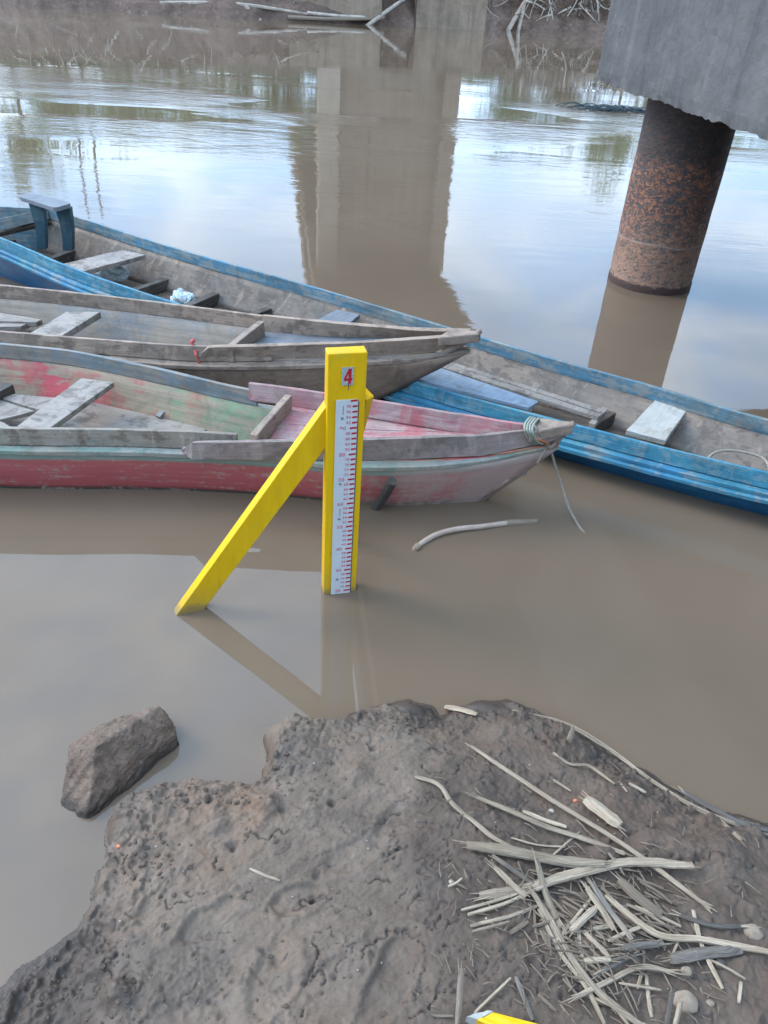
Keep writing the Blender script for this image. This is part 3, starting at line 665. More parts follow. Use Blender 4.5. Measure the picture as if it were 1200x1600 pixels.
fe = u > UE-.01; u = u - fe*(.02*sstep(LF+.08, LF, lat) + .012*(fbm(lat, z0_, 6, 4, 39)-.5))
V2 = [BR(a, b, c) for a, b, c in zip(lat, u, z)]
obj('pile_cap', (V2, g[1], g[2], None), M['concrete'], npier, smooth=False)
obj('pier_wall', bbox(3.1, 8.0, 3.3, 5.0, 3.303, DH-.002), M['concrete_far'], npier)
def pile(lat, u, r=.325):
    V, F, U = [], [], []; c = BR(lat, u, 0); nz, ns = 90, 72
    for k in range(nz+1):
        z = -.3 + (1.60+.3)*k/nz
        for s in range(ns):
            a = 2*math.pi*s/ns
            dn = (float(vnoise(np.array([math.cos(a)*3+9+z*2]), np.array([math.sin(a)*3+z*7+9]), 3)[0])-.5)*.006
            rr = r + dn + (.006 if z < .05 else 0)
            V.append((c.x+math.cos(a)*rr, c.y+math.sin(a)*rr, z)); U.append((a*r, z))
    for k in range(nz):
        for s in range(ns): F.append((k*ns+s, k*ns+(s+1) % ns, (k+1)*ns+(s+1) % ns, (k+1)*ns+s))
    return (V, F, U, None)
for lt, u in ((3.03, 5.88), (3.03, 3.0), (5.5, 5.88), (7.9, 5.88), (5.5, 3.0), (7.9, 3.0)):
    obj('steel_pile', pile(lt, u), M['rust'], npier, loc=BR(lt, u, 0), smooth=True)
# far pier (stands on the far bank, mostly seen mirrored)
FU0 = 40.6
fp = thing('far_bridge_pier', BR(5.2, FU0, 0), 'pale far bridge pier standing on two square concrete footings', 'bridge pier')
def lat_at(px, py, u):                                   # lateral coordinate seen at (px, py) at bridge station u
    r = ray(px, py); t = u/(r[0]*DV.x+r[1]*DV.y); return (r[0]*NV.x+r[1]*NV.y)*t
la0, la1 = lat_at(452, 10, FU0), lat_at(597, 10, FU0); lb0, lb1 = lat_at(648, 10, FU0+1.2), lat_at(757, 10, FU0+1.2)
obj('footing', bbox(la0, la1, FU0, FU0+2.6, .20, 1.75), M['concrete_far'], fp, bevel=.04)
obj('footing', bbox(lb0, lb1, FU0+.6, FU0+3.2, -.05, 1.75), M['concrete_far'], fp, bevel=.04)
lc = [lat_at(x, 30, FU0+1) for x in (497, 532, 548, 700, 716)]
obj('pier_column', bbox(lc[0], lc[1], FU0+.4, FU0+1.6, 1.75, DH-.002), M['concrete_light'], fp)
obj('pier_wall', bbox(lc[1], lc[3], FU0+.9, FU0+1.5, 1.75, DH-.002), M['concrete_far'], fp)
obj('pier_column', bbox(lc[3], lc[4]+.3, FU0+.4, FU0+1.6, 1.75, DH-.002), M['concrete_far'], fp)

# ================================================================== BOATS
def boat(name, loc, label, near, far, m, n=56, chine_in=.10, stem=None, hw=.085, ledge=.045, floor=.05, double=False, tr=True, fl_in=.13, cut=1.0):
    """near/far: rail polylines (world) running stern -> bow"""
    t = thing(name, loc, label, 'boat'); A, B = resample(near, n), resample(far, n)
    tap = cut < 1
    def off(A, B, d, dz):      # shift outwards from the boat by d
        res = []
        for i, (a, b) in enumerate(zip(A, B)):
            i2 = i
            v = (a-b)
            while v.length < .06 and i2 > 0: i2 -= 1; v = A[i2]-B[i2]
            v.z = 0; v.normalize(); dd = d*(1-.92*float(sstep(.80, 1.0, i/(n-1)))) if (tap and d > 0) else d; res.append(a + v*dd + Vector((0, 0, dz)))
        return res
    for P_, Q_, side in ((A, B, 'near'), (B, A, 'far')):
        vdir = (P_[n//3]-Q_[n//3]); vdir.z = 0; vdir.normalize()
        # washboard standing on the ledge
        kc = max(2, int(round(cut*n))); ob_ = off(P_, Q_, .004, -hw)
        obj('washboard', board(P_[:kc], ob_[:kc], .019, rows=3, wob=.0012, toward=vdir), m['rail_near'] if side == 'near' and 'rail_near' in m else m['rail'], t, bevel=.003)
        lg = [p + Vector((0, 0, -hw-.003)) for p in P_]
        obj('rub_rail', board(off(lg, Q_, -.018, 0), off(lg, Q_, ledge, -.006), .022, rows=2, wob=.0012, toward=(0, 0, 1)), m['ledge'], t, bevel=.003)
        if double:
            l2 = [p + Vector((0, 0, -.0255)) for p in off(lg, Q_, .0, 0)]
            obj('rub_rail', board(off(l2, Q_, -.01, 0), off(l2, Q_, ledge+.022, -.004), .020, rows=2, wob=.0012, toward=(0, 0, 1)), m['ledge2'], t, bevel=.003)
            lg = [p + Vector((0, 0, -.022)) for p in lg]
        top = off(lg, Q_, ledge*.55, -.024)
        bot = []
        for i, p in enumerate(top):
            q = off([P_[i]], [Q_[i]], -chine_in, 0)[0] if (P_[i]-Q_[i]).length > .3 else P_[i].lerp(Q_[i], min(.5, chine_in/max((P_[i]-Q_[i]).length, .01)))
            bot.append(Vector((q.x, q.y, -.10)))
        if stem is not None:
            s0, foot = stem
            for i in range(n):
                f = i/(n-1)
                if f > s0:
                    k = (f-s0)/(1-s0); a = bot[int(s0*(n-1))]
                    tgt = Vector((foot[0], foot[1], -.10)); bot[i] = a.lerp(tgt, 1-(1-k)**1.0)
                    # stem rises with the rail near the very tip
        obj('hull_side', board(top, bot, .02, rows=10, wob=.0010, toward=vdir, bulge=.012), m['hull'], t, smooth=True)
        ins, fb = [], []
        for i in range(n):
            v = Q_[i]-P_[i]; v.z = 0; wd = v.length; v = v.normalized() if wd > 1e-4 else Vector((0, 0, 0))
            fz = floor + .12*max(0, (i/(n-1)-.80)/.2)
            f = min(1, max(0, (top[i].z-fz)/(top[i].z-bot[i].z))); q = top[i].lerp(bot[i], f); q = q + v*min(.075, .3*wd); fb.append(q)
            a_ = P_[i] + v*min(.021, .3*wd) + Vector((0, 0, -hw)); ins.append(a_)
        if side == 'near': fbn = fb
        else: fbf = fb
        obj('inner_planking', board(ins, fb, .012, rows=6, wob=.0012, toward=-vdir), m['inner'], t, smooth=True)
    obj('bottom', board([p+Vector((0, 0, .002)) for p in fbn], [p+Vector((0, 0, .002)) for p in fbf], .03, rows=8, wob=.003, toward=(0, 0, 1)), m['floor'], t)
    if tr:
        a, b = A[0], B[0]
        obj('transom', board([a, b], [a+Vector((0, 0, -a.z-.1)), b+Vector((0, 0, -b.z-.1))], .03, rows=4, n=8, toward=(-1, .3, 0)), m['rail'], t, bevel=.003)
    return t, A, B, off

# ---- red boat
ZR = .33
near = [Vector((-4.3, 3.02, .42)), Vector((-3.0, 2.76, .36)), P(0, 669, ZR), P(210, 672, ZR), P(400, 681, ZR), P(600, 697, .335), P(760, 690, .36), P(878, 668, .40)]
far = [Vector((-4.3, 3.30, .42)), Vector((-3.0, 3.48, .36)), P(0, 535, ZR), P(100, 545, ZR), P(230, 570, ZR), P(388, 606, ZR), P(560, 634, .335), P(740, 662, .37), P(880, 664, .40)]
foot = P(732, 781, 0)
redb, RA, RB, off = boat('wooden_boat', (-1.2, 3.1, 0), 'red hulled wooden boat with pink foredeck, nearest behind the yellow gauge', near, far,
    dict(rail=M['grey_rail'], rail_near=M['grey_near'], ledge=M['ledge_pale'], hull=M['red_hull'], inner=M['red_inner'], floor=M['plank']), stem=(.86, (foot.x-.03, foot.y+.01)), floor=.055, cut=.735, hw=.078, ledge=.034)
# foredeck side boards, outboard on the ledge, running to the bow
fn = [P(283, 703, .275), P(300, 692, .325), P(450, 690, .345), P(600, 687, .36), P(750, 681, .38), P(862, 668, .405), P(893, 662, .415)]
fnb = [P(283, 706, .262), P(300, 718, .252), P(450, 719, .252), P(600, 719, .257), P(750, 713, .285), P(862, 690, .35), P(885, 677, .38)]
obj('foredeck_side', board(fn, fnb, .022, rows=3, n=42, wob=.0012, toward=(0, -1, 0), sharp=True), M['muddy_pink'], redb, bevel=.004)
ff = [P(388, 598, .365), P(470, 609, .37), P(560, 622, .375), P(730, 649, .39), P(850, 664, .405), P(882, 661, .41)]
obj('foredeck_side', board(ff, [p+Vector((0, -.012, -.085)) for p in ff], .02, rows=3, n=36, wob=.0012, toward=(0, -1, 0)), M['pink'], redb, bevel=.004)
dk = [P(455, 633, .285), P(560, 648, .285), P(700, 661, .30), P(830, 670, .35)]
dn = [P(410, 702, .285), P(560, 702, .285), P(700, 694, .30), P(840, 682, .35)]
mid1 = [a.lerp(b, .42) for a, b in zip(dk, dn)]; mid2 = [a.lerp(b, .435) for a, b in zip(dk, dn)]
obj('deck_plank', board(dk, mid1, .02, rows=3, n=20, wob=.001, toward=(0, 0, 1)), M['pink'], redb, bevel=.003)
obj('deck_plank', board(mid2, dn, .02, rows=3, n=20, wob=.001, toward=(0, 0, 1)), M['pink'], redb, bevel=.003)
obj('cross_beam', beam(P(451, 616, .36), P(396, 679, .36), .032, .085), M['brown_rail'], redb, bevel=.004)
# bow block: raked stem closing the hull
tip = P(898, 662, .42)
st = [tip, P(868, 690, .33), P(820, 727, .20), P(775, 762, .09), P(742, 781, .0), P(725, 790, -.06)]
cen = [Vector((p.x, p.y+.012, p.z)) for p in st]
obj('stem', tube(cen, [.012, .020, .020, .018, .016], seg=8, n=22, flat=1.0, jit=.12), M['brown_rail'], redb, smooth=True)
obj('bow_block', board([P(838, 652, .425), tip + Vector((.0, .012, .003))], [P(828, 676, .425), tip + Vector((-.005, -.012, .003))], .05, rows=3, n=8, wob=.002, toward=(0, 0, 1)), M['brown_rail'], redb, bevel=.006)
# seats and floor boards
obj('thwart', quad([P(127, 590, .27), P(178, 597, .27), P(78, 668, .27), P(24, 668, .27)], .028), M['plank'], redb, bevel=.003)
for a in ([P(2, 622, .20), P(20, 615, .20), P(100, 622, .20), P(60, 640, .20)], [P(-60, 640, .20), P(0, 624, .20), P(55, 642, .20), P(0, 655, .20)], [P(-60, 664, .20), P(-50, 646, .20), P(-2, 656, .20), P(20, 668, .20)]):
    obj('floor_board', quad(a, .02), M['plank'], redb, bevel=.003)
obj('thwart', quad([P(-40, 592, .24), P(21, 600, .24), P(-30, 628, .24), P(-90, 628, .24)], .05), M['dark_wood'], redb, bevel=.003)
obj('floor_board', quad([P(140, 626, .11), P(330, 664, .11), P(300, 690, .11), P(40, 690, .11)], .02), M['plank'], redb, bevel=.003)
obj('floor_board', quad([P(150, 618, .09), P(260, 640, .09), P(250, 646, .09), P(140, 626, .09)], .02), M['plank'], redb, bevel=.003)
for a, b in (((246, 650), (262, 632)), ((372, 676), (392, 660))): obj('rib', beam(P(*a, .125), P(*b, .16), .03, .05), M['grey_rail'], redb)
for k in range(3):
    xk = -2.2-k*.75; obj('thwart', beam((xk, 2.85, .26), (xk, 3.42, .26), .2, .03), M['plank'], redb, bevel=.003)

# ---- brown boat
near = [Vector((-4.6, 3.98, .34)), Vector((-3.2, 3.75, .32)), P(0, 518, .33), P(160, 531, .335), P(310, 541, .35), P(420, 541, .37), P(560, 537, .42), P(690, 529, .47), P(735, 521, .50)]
far = [Vector((-4.6, 4.26, .34)), Vector((-3.2, 4.38, .32)), P(0, 444, .32), P(200, 465, .335), P(400, 490, .37), P(540, 506, .42), P(650, 516, .47), P(738, 519, .50)]
f2 = P(585, 604, .12)
br, BA, BB, _ = boat('wooden_boat', (-1.5, 4.0, 0), 'mud brown unpainted wooden boat lying between the red one and the long blue one', near, far,
    dict(rail=M['brown_rail'], ledge=M['brown_rail'], hull=M['brown_hull'], inner=M['brown_inner'], floor=M['bilge']), stem=(.80, (f2.x-.22, f2.y)), floor=.07, hw=.08, cut=.80)
fn = [P(309, 556, .30), P(326, 543, .355), P(420, 541, .38), P(560, 536, .43), P(690, 528, .485)]
obj('foredeck_side', board(fn+[P(738, 521, .51)], [P(309, 559, .292), P(326, 562, .28), P(420, 562, .295), P(560, 559, .345), P(690, 546, .41), P(730, 531, .47)], .022, rows=3, n=30, wob=.0012, toward=(0, -1, 0), sharp=True), M['brown_rail'], br, bevel=.004)
obj('foredeck_side', board([P(409, 493, .39), P(540, 507, .43), P(650, 517, .475), P(735, 519, .51)], [P(409, 520, .29), P(540, 528, .34), P(650, 530, .40), P(728, 526, .46)], .02, rows=3, n=24, wob=.0012, toward=(0, -1, 0), sharp=True), M['brown_rail'], br, bevel=.003)
obj('foredeck', board([P(415, 516, .30), P(540, 525, .34), P(650, 526, .40)], [P(365, 556, .30), P(540, 545, .34), P(655, 534, .40)], .02, rows=4, n=20, toward=(0, 0, 1)), M['slate'], br)
obj('cross_beam', beam(P(409, 501, .385), P(358, 541, .365), .035, .09), M['brown_rail'], br, bevel=.004)
st = [P(752, 519, .53), P(715, 542, .44), P(668, 566, .32), P(620, 592, .20), P(588, 606, .12), P(560, 622, .0)]
obj('stem', tube([Vector((p.x, p.y+.02, p.z)) for p in st], [.012, .022, .024, .022, .020], seg=8, n=22, jit=.12), M['brown_rail'], br, smooth=True)
obj('bow_block', board([P(705, 513, .515), P(752, 517, .525)], [P(684, 527, .50), P(748, 522, .52)], .05, rows=3, n=8, wob=.002, toward=(0, 0, 1)), M['brown_rail'], br, bevel=.006)
obj('thwart', quad([P(104, 487, .29), P(157, 487, .29), P(88, 530, .29), P(30, 530, .29)], .035), M['plank'], br, bevel=.003)
obj('floor_board', quad([P(-60, 478, .22), P(66, 499, .22), P(56, 503, .22), P(-60, 500, .22)], .03), M['plank'], br, bevel=.003)
obj('floor_board', quad([P(-60, 501, .21), P(50, 502, .21), P(32, 510, .21), P(-60, 512, .21)], .03), M['plank'], br, bevel=.003)
for k in range(3):
    xk = -2.75-k*.7; obj('thwart', beam((xk, 3.72, .28), (xk, 4.34, .28), .2, .03), M['plank'], br, bevel=.003)

# ---- long blue boat (stern at upper left, runs out of the frame on the right)
nearL = [P(-190, 312, .36), P(-100, 336, .35), P(0, 372, .33), P(130, 426, .30), P(290, 479, .27), P(450, 530, .235), P(620, 588, .20), P(780, 634, .22), P(905, 666, .24), P(1200, 739, .26), Vector((2.3, 2.62, .30)), Vector((3.4, 2.35, .40))]
farL = [P(76, 325, .36), P(120, 338, .355), P(180, 357, .345), P(300, 394, .33), P(400, 422, .315), P(500, 450, .30), P(700, 510, .28), P(900, 569, .28), P(1000, 596, .28), P(1200, 654, .30), Vector((2.4, 3.02, .33)), Vector((3.4, 2.42, .40))]
bl, LA, LB, _ = boat('wooden_boat', (0, 4.2, 0), 'long blue wooden boat furthest out, running right across behind the others', nearL, farL,
    dict(rail=M['blue_rail'], rail_near=M['blue_near'], ledge=M['blue_side'], ledge2=M['blue_side'], hull=M['blue_hull'], inner=M['blue_inner'], floor=M['bilge']), n=80, floor=.05, hw=.075, ledge=.035, double=True, chine_in=.22, fl_in=.11)
def bb(quadpts, t, m, nm): obj(nm, quad(quadpts, t), m, bl, bevel=.003)
bb([P(100, 412, .24), P(190, 390, .27), P(227, 398, .27), P(130, 424, .24)], .03, M['plank'], 'thwart')
bb([P(484, 505, .20), P(526, 483, .23), P(562, 491, .23), P(545, 506, .20)], .03, M['slate'], 'thwart')
bb([P(979, 672, .17), P(1026, 622, .215), P(1076, 637, .215), P(1040, 688, .17)], .03, M['pale_thwart'], 'thwart')
for a, b, w in (((14, 375), (47, 368), .05), ((74, 404), (118, 388), .055), ((208, 452), (263, 434), .05), ((283, 480), (338, 457), .055), ((384, 494), (421, 480), .05), ((640, 560), (662, 545), .04), ((930, 660), (958, 643), .04)):
    obj('rib', beam(P(*a, .12), P(*b, .13), w, .07), M['dark_wood'], bl, bevel=.004)
# side timbers standing on the inner planking
bb([P(630, 586, .20), P(664, 566, .20), P(842, 627, .20), P(826, 637, .20)], .02, M['pale_blue'], 'deck_board')
bb([P(668, 566, .205), P(676, 561, .205), P(942, 647, .205), P(934, 651, .205)], .022, M['plank'], 'deck_board')
bb([P(677, 561, .207), P(684, 558, .207), P(949, 641, .207), P(943, 645, .207)], .022, M['plank'], 'deck_board')
for a, b in (((826, 640), (838, 598)), ((925, 662), (946, 636)), ((690, 585), (703, 562))): obj('batten', beam(P(*a, .183), P(*b, .183), .03, .025), M['plank'], bl)
# stern cross boards at the left
obj('stern_board', board([P(76, 325, .362), P(-190, 384, .362)], [P(76, 343, .29), P(-190, 404, .29)], .03, rows=2, n=8, toward=(1, -.6, 0)), M['blue_rail'], bl, bevel=.003)
obj('stern_board', board([P(80, 347, .27), P(-190, 405, .27)], [P(80, 352, .24), P(-190, 414, .24)], .08, rows=2, n=8, toward=(1, -.6, 0)), M['dark_wood'], bl, bevel=.003)

def nails(t, rail, n0, n1, step, dz, out_, seed):
    rr = random.Random(seed); gs = []; k = n0
    while k < n1:
        p = rail[int(k)]; q = rail[min(int(k)+1, len(rail)-1)]; tg = (q-p); tg.z = 0; tg.normalize(); o_ = Vector((tg.y, -tg.x, 0))
        c = p + o_*out_ + Vector((0, 0, dz + rr.uniform(-.008, .008))); r_ = rr.uniform(.0022, .0036)
        gs.append(([c + tg*math.cos(a)*r_ + Vector((0, 0, 1))*math.sin(a)*r_ for a in [j*math.pi/3 for j in range(6)]], [tuple(range(6))], None, None)); k += step*rr.uniform(.7, 1.3)
    tag(obj('nail_heads', merge(*gs), M['rust_line'], t), kind='stuff')
nails(redb, RA, 18, 41, 1.3, -.02, .0215, 1); nails(redb, RA, 18, 41, 1.6, -.065, .0245, 2); nails(br, BA, 18, 44, 1.4, -.02, .0215, 3); nails(br, BA, 18, 44, 1.7, -.06, .0245, 4); nails(bl, LA, 40, 74, 1.2, -.03, .0225, 5)
# raised seat in the blue boat
b0 = P(65, 392, .17); b1 = P(105, 394, .17); b1.y = b0.y
stl = thing('boat_stool', b0.lerp(b1, .5), 'small dark teal two legged stool standing in the stern of the blue boat', 'stool')
def leg(b, xt0, xt1, yt, xb0, xb1, yb):
    Yd = b.y
    tp0, tp1, bt0, bt1 = PY(xt0, yt, Yd), PY(xt1, yt+2, Yd), PY(xb0, yb, Yd), PY(xb1, yb, Yd)
    m0 = tp0.lerp(bt0, .55) + Vector((.015, 0, 0)); m1 = tp1.lerp(bt1, .5) + Vector((.008, 0, 0))
    return board([tp0, m0, bt0], [tp1, m1, bt1], .05, rows=2, n=8, wob=.001, toward=(0, -1, 0))
obj('leg', leg(b0, 44, 67, 317, 58, 71, 390), M['teal'], stl, bevel=.003)
obj('leg', leg(b1, 85, 109, 323, 98, 113, 392), M['teal'], stl, bevel=.003)
zt = PY(60, 318, b0.y).z
tq = [P(27, 306, zt+.03), P(49, 300, zt+.03), P(113, 317, zt+.03), P(86, 325, zt+.03)]
def rounded(q, t, r=.25):
    pts = []
    for i in range(4):
        a, b, c = q[i-1], q[i], q[(i+1) % 4]
        L1, L2 = min(r*(a-b).length, .05), min(r*(c-b).length, .05)
        s, e = b + (a-b).normalized()*L1, b + (c-b).normalized()*L2
        for k in range(5): f = k/4; pts.append(s.lerp(b, f).lerp(b.lerp(e, f), f))
    n = len(pts); V = pts + [p-Vector((0, 0, t)) for p in pts]
    F = [tuple(range(n)), tuple(reversed(range(n, 2*n)))] + [(i, i+n, (i+1) % n+n, (i+1) % n) for i in range(n)]
    return (V, F, [(v.x, v.y) for v in V], None)
obj('seat', rounded(tq, .028), M['slate'], stl, bevel=.002)

# ---- ropes and odds in the boats
def rope_twist(pts, r, n=80, turns=40, strands=3):
    ps = resample(pts, n); gs = []
    for s in range(strands):
        q = []
        for i, p in enumerate(ps):
            tg = (ps[min(i+1, n-1)]-ps[max(i-1, 0)]).normalized(); u_ = tg.cross(Vector((0, 1, .2))).normalized(); w_ = tg.cross(u_)
            a = turns*2*math.pi*i/n + s*2*math.pi/strands; q.append(p + (u_*math.cos(a)+w_*math.sin(a))*r*.5)
        gs.append(tube(q, r*.62, seg=5))
    return merge(*gs)
k0 = P(858, 694, .31)
rp = thing('mooring_rope', k0, 'frayed pale mooring rope knotted round the bow of the red boat', 'rope')
obj('strand', rope_twist([k0, P(866, 722, .22), P(878, 760, .11), P(890, 795, .04), P(905, 822, .004), P(917, 839, -.008)], .006, 120, 26), M['rope'], rp, smooth=True)
obj('frayed_end', rope_twist([k0, P(852, 703, .30), P(846, 712, .28), P(839, 724, .255)], .0045, 30, 8), M['rope'], rp, smooth=True)
obj('strand', rope_twist([P(830, 652, .43), P(838, 672, .425), P(850, 686, .37), k0 + Vector((0, -.01, 0)), P(866, 690, .33)], .007, 50, 9), M['rope'], rp, smooth=True)
for k in range(4):
    x0 = 820+k*4
    obj('wrap', tube([P(x0+12, 655+k, .425)+Vector((0, .01, -.02)), P(x0+10, 652+k, .437), P(x0+2, 660+k, .435), P(x0, 671+k, .432), P(x0+6, 685+k, .385), P(x0+16, 694, .34)], .0055, seg=6, n=24), M['rope_green'], rp, smooth=True)
obj('wrap', tube([P(824, 668, .434), P(834, 682, .40), P(850, 690, .36), P(858, 694, .325)], .005, seg=6, n=14), M['rope_orange'], rp, smooth=True)
obj('knot', tube([k0+Vector((-.02, -.015, .01)), k0+Vector((.0, -.025, .0)), k0+Vector((.02, -.015, .012)), k0+Vector((.012, -.01, -.014)), k0+Vector((-.012, -.02, -.01))], .009, seg=7, n=16), M['rope'], rp, smooth=True)
s0 = P(300, 532, .36)
tag(obj('red_cord', merge(tube([P(304, 531, .37), P(300, 534, .36), P(304, 545, .33), P(307, 556, .305)], [.010, .011, .007], seg=6, n=12), tube([P(307, 556, .305), P(311, 566, .27), P(318, 580, .20), P(324, 592, .14)], [.006, .004], seg=6, n=12)), M['strap'], loc=s0),
    'faded red cord tied round the side board of the brown boat', 'cord')
h0 = P(1145, 705, .27)
tag(obj('grey_hose', tube([P(1106, 716, .245), P(1114, 709, .262), P(1135, 704, .27), P(1165, 707, .275), P(1192, 716, .275), P(1203, 735, .265), P(1206, 752, .24)], .006, seg=7, n=40, jit=.05), M['rope'], loc=h0, smooth=True),
    'grey cord looped over the near rail of the blue boat at the right', 'cord')
def blob(c, r, seed, amp=.3, sub=3, flat=None):
    bm = bmesh.new(); bmesh.ops.create_icosphere(bm, subdivisions=sub, radius=1)
    V = []
    for v in bm.verts:
        n = v.co
        a = float(fbm(np.array([n.x*1.3+n.z+5]), np.array([n.y*1.3-n.z+5]), 1.3, 4, seed)[0]-.5)*2*amp
        q = Vector((n.x*r[0], n.y*r[1], n.z*r[2]))*(1+a)
        if flat is not None and q.z < flat: q.z = flat
        V.append(Vector(c)+q)
    F = [tuple(v.index for v in f.verts) for f in bm.faces]; bm.free()
    return (V, F, [(v.x, v.y) for v in V], None)
c0 = P(287, 467, .10); tag(obj('plastic_bag', blob(c0, (.085, .06, .05), 3, .7, 4), M['bag'], loc=c0), 'crumpled pale plastic bag lying in the bottom of the blue boat', 'plastic bag')
c0 = P(168, 424, .13); tag(obj('cloth_bundle', blob(c0, (.13, .07, .07), 8, .4, 4), M['bag'], loc=c0), 'pale rolled bundle stowed under the seat board of the blue boat', 'bundle')

# ================================================================== STAFF GAUGE
g0 = P(505.5, 929, 0); g1 = P(556, 923, 0)
fx = Vector((g1.x-g0.x, g1.y-g0.y, 0)); GW = fx.length; fx.normalize(); fn_ = Vector((fx.y, -fx.x, 0))     # fn_ faces the camera
lean = (PY(514, 553, g0.y) - g0); TOPZ = lean.z
up = Vector(((lean.x*.6), 0, TOPZ)).normalized()
gz0 = -.35
print('gauge width', GW, 'top', TOPZ, 'lean', lean)
def GP(s, h, o=0.0): return g0 + fx*s + up*(h/up.z) + fn_*o          # s across the face, h height over water, o out from the face
st_ = thing('staff_gauge', g0, 'yellow wooden river gauge post with white scale plate, braced in the shallows', 'river gauge')
th = .052
def gbox(s0, s1, h0, h1, o0, o1):
    V = [GP(s, h, o) for h in (h0, h1) for o in (o1, o0) for s in (s0, s1)]
    return (V, [(0, 2, 3, 1), (4, 5, 7, 6), (0, 1, 5, 4), (1, 3, 7, 5), (3, 2, 6, 7), (2, 0, 4, 6)], [(v.x, v.z) for v in V], None)
obj('post', gbox(0, GW, gz0, TOPZ, -th, 0), M['yellow'], st_, bevel=.004)
# front brace, board on edge running down to the left
bt0, bt1 = P(275, 962, 0), P(319, 953, 0)
yb = (GP(0, .6, -.02)).y
tp0, tp1 = PY(506, 640, yb), PY(506, 704, yb)
e0, e1 = (tp0-bt0), (tp1-bt1)
obj('brace', board([bt0-e0*.25, tp0+e0*.10], [bt1-e1*.25, tp1+e1*.10], .04, rows=1, n=3, toward=(.3, -1, -.3)), M['yellow'], st_, bevel=.003)
r0, r1 = PY(569, 617, g0.y+.07), PY(580, 642, g0.y+.06)
obj('rear_brace', board([PY(556, 608, g0.y+.09), PY(508, 800, g0.y+.34), PY(490, 890, g0.y+.50)], [PY(573, 626, g0.y+.06), PY(534, 800, g0.y+.30), PY(520, 890, g0.y+.44)], .035, rows=1, n=6, toward=(.2, -1, -.2)), M['yellow'], st_, bevel=.003)
# plate: left/right in face coordinates
PL, PR = GW*.225, GW*.80
Z0 = .185                                                  # plate reading at the water surface
pl = obj('scale_plate', gbox(PL, PR, -.1, 1.002-Z0, .0006, .005), M['plate'], st_)
obj('plate_backing_shadow', gbox(PL+.004, PR+.0035, -.1, .995-Z0, .0003, .0035), M['wire'], st_)  # dark strip standing in for the backing board's shadow beside the plate
def gquad(s0, s1, h0, h1, o, skew=0.0):
    V = [GP(s0, h0+skew, o), GP(s1, h0, o), GP(s1, h1, o), GP(s0, h1+skew, o)]
    return (V, [(0, 1, 2, 3)], [(0, 0)]*4, None)
ticks = []; texts = []
SC = GW/.125
for k in range(9, 51):
    v = k*2; h = v/100 - Z0
    if h < -.02: continue
    ten = v % 10 == 0; wdt = (.0235 if ten else .0165)*SC
    ticks.append(gquad(PR-.0012-wdt, PR-.0012, h-.0035, h+.0035, .0056, -.0012))
    if v < 100: texts.append((str(v), ten, h, PR-.0012-wdt-(.012 if ten else .0045)*SC))
obj('tick_marks', merge(*ticks), M['print_red'], pl)
def text_geo(s, size, s_right, h_mid, o, bold=0.0, shear=0.0):
    cu = bpy.data.curves.new('t', 'FONT'); cu.body = s; cu.size = size; cu.align_x = 'RIGHT'; cu.offset = bold; cu.space_character = 1.12; cu.shear = shear
    ob = bpy.data.objects.new('t', cu); C.objects.link(ob); dg = bpy.context.evaluated_depsgraph_get(); me = bpy.data.meshes.new_from_object(ob.evaluated_get(dg))
    ys = [v.co.y for v in me.vertices]; yc = (min(ys)+max(ys))/2
    V = [GP(s_right+v.co.x, h_mid+v.co.y-yc, o) for v in me.vertices]; F = [tuple(p.vertices) for p in me.polygons]
    bpy.data.objects.remove(ob); bpy.data.curves.remove(cu); bpy.data.meshes.remove(me)
    return (V, F, None, None)
obj('numerals', merge(*[text_geo(s, (.0200 if ten else .0145)*SC, sr_, h, .0057, .0002) for s, ten, h, sr_ in texts]), M['pink_print'], pl)
# plaque "4"
a4, b4, h40, h41 = GW*.36, GW*.66, PY(540, 605, g0.y).z, PY(540, 577, g0.y).z
pq = obj('number_plaque', gbox(a4, b4, h40, h41, .0005, .003), M['greymetal'], st_)
def four():
    w_, h_ = b4-a4, h41-h40; q = lambda x, y: GP(a4+w_*x, h40+h_*y, .0038)
    P4 = [(.18, .26), (.18, .40), (.56, .93), (.80, .93), (.80, .40), (.90, .40), (.90, .26), (.80, .26), (.80, .08), (.56, .08), (.56, .26)]
    I4 = [(.56, .40), (.56, .68), (.37, .40)]
    V = [q(x+.05*y-.03, y) for x, y in P4+I4]
    F = [(0, 10, 11, 13), (0, 13, 1), (1, 13, 12), (1, 12, 2), (2, 12, 3), (12, 11, 3), (3, 11, 4), (11, 10, 4), (10, 7, 4), (4, 7, 6, 5), (10, 9, 8, 7)]
    return (V, [tuple(f) for f in F], None, None)
obj('numeral', four(), M['print_red'], pq)
obj('nail', tube([GP(GW*.53, h40+.004, .002), GP(GW*.53, h40-.008, .012)], .0018, seg=6), M['dark_wood'], st_)
obj('nail', tube([GP(GW*.53, h40-.006, .012), GP(GW*.50, h40-.014, .011)], .0012, seg=6), M['dark_wood'], st_)
for px_, py_ in ((538, 653), (533, 756), (534, 811), (528, 905)):
    hh = PY(px_, py_+2.5, g0.y).z; ss = PL + (PR-PL)*.30
    c = GP(ss, hh, .007); V = []; F = []
    for k in range(10): a = k*math.pi/5; V.append(c + fx*math.cos(a)*.0048 + up*math.sin(a)*.0048 + fn_*0)
    V += [v - fn_*.002 for v in V]; V.append(c+fn_*.0015)
    F = [(k, (k+1) % 10, 20) for k in range(10)] + [(k+10, (k+1) % 10+10, (k+1) % 10, k) for k in range(10)]
    obj('screw', (V, F, None, None), M['metal'], st_)
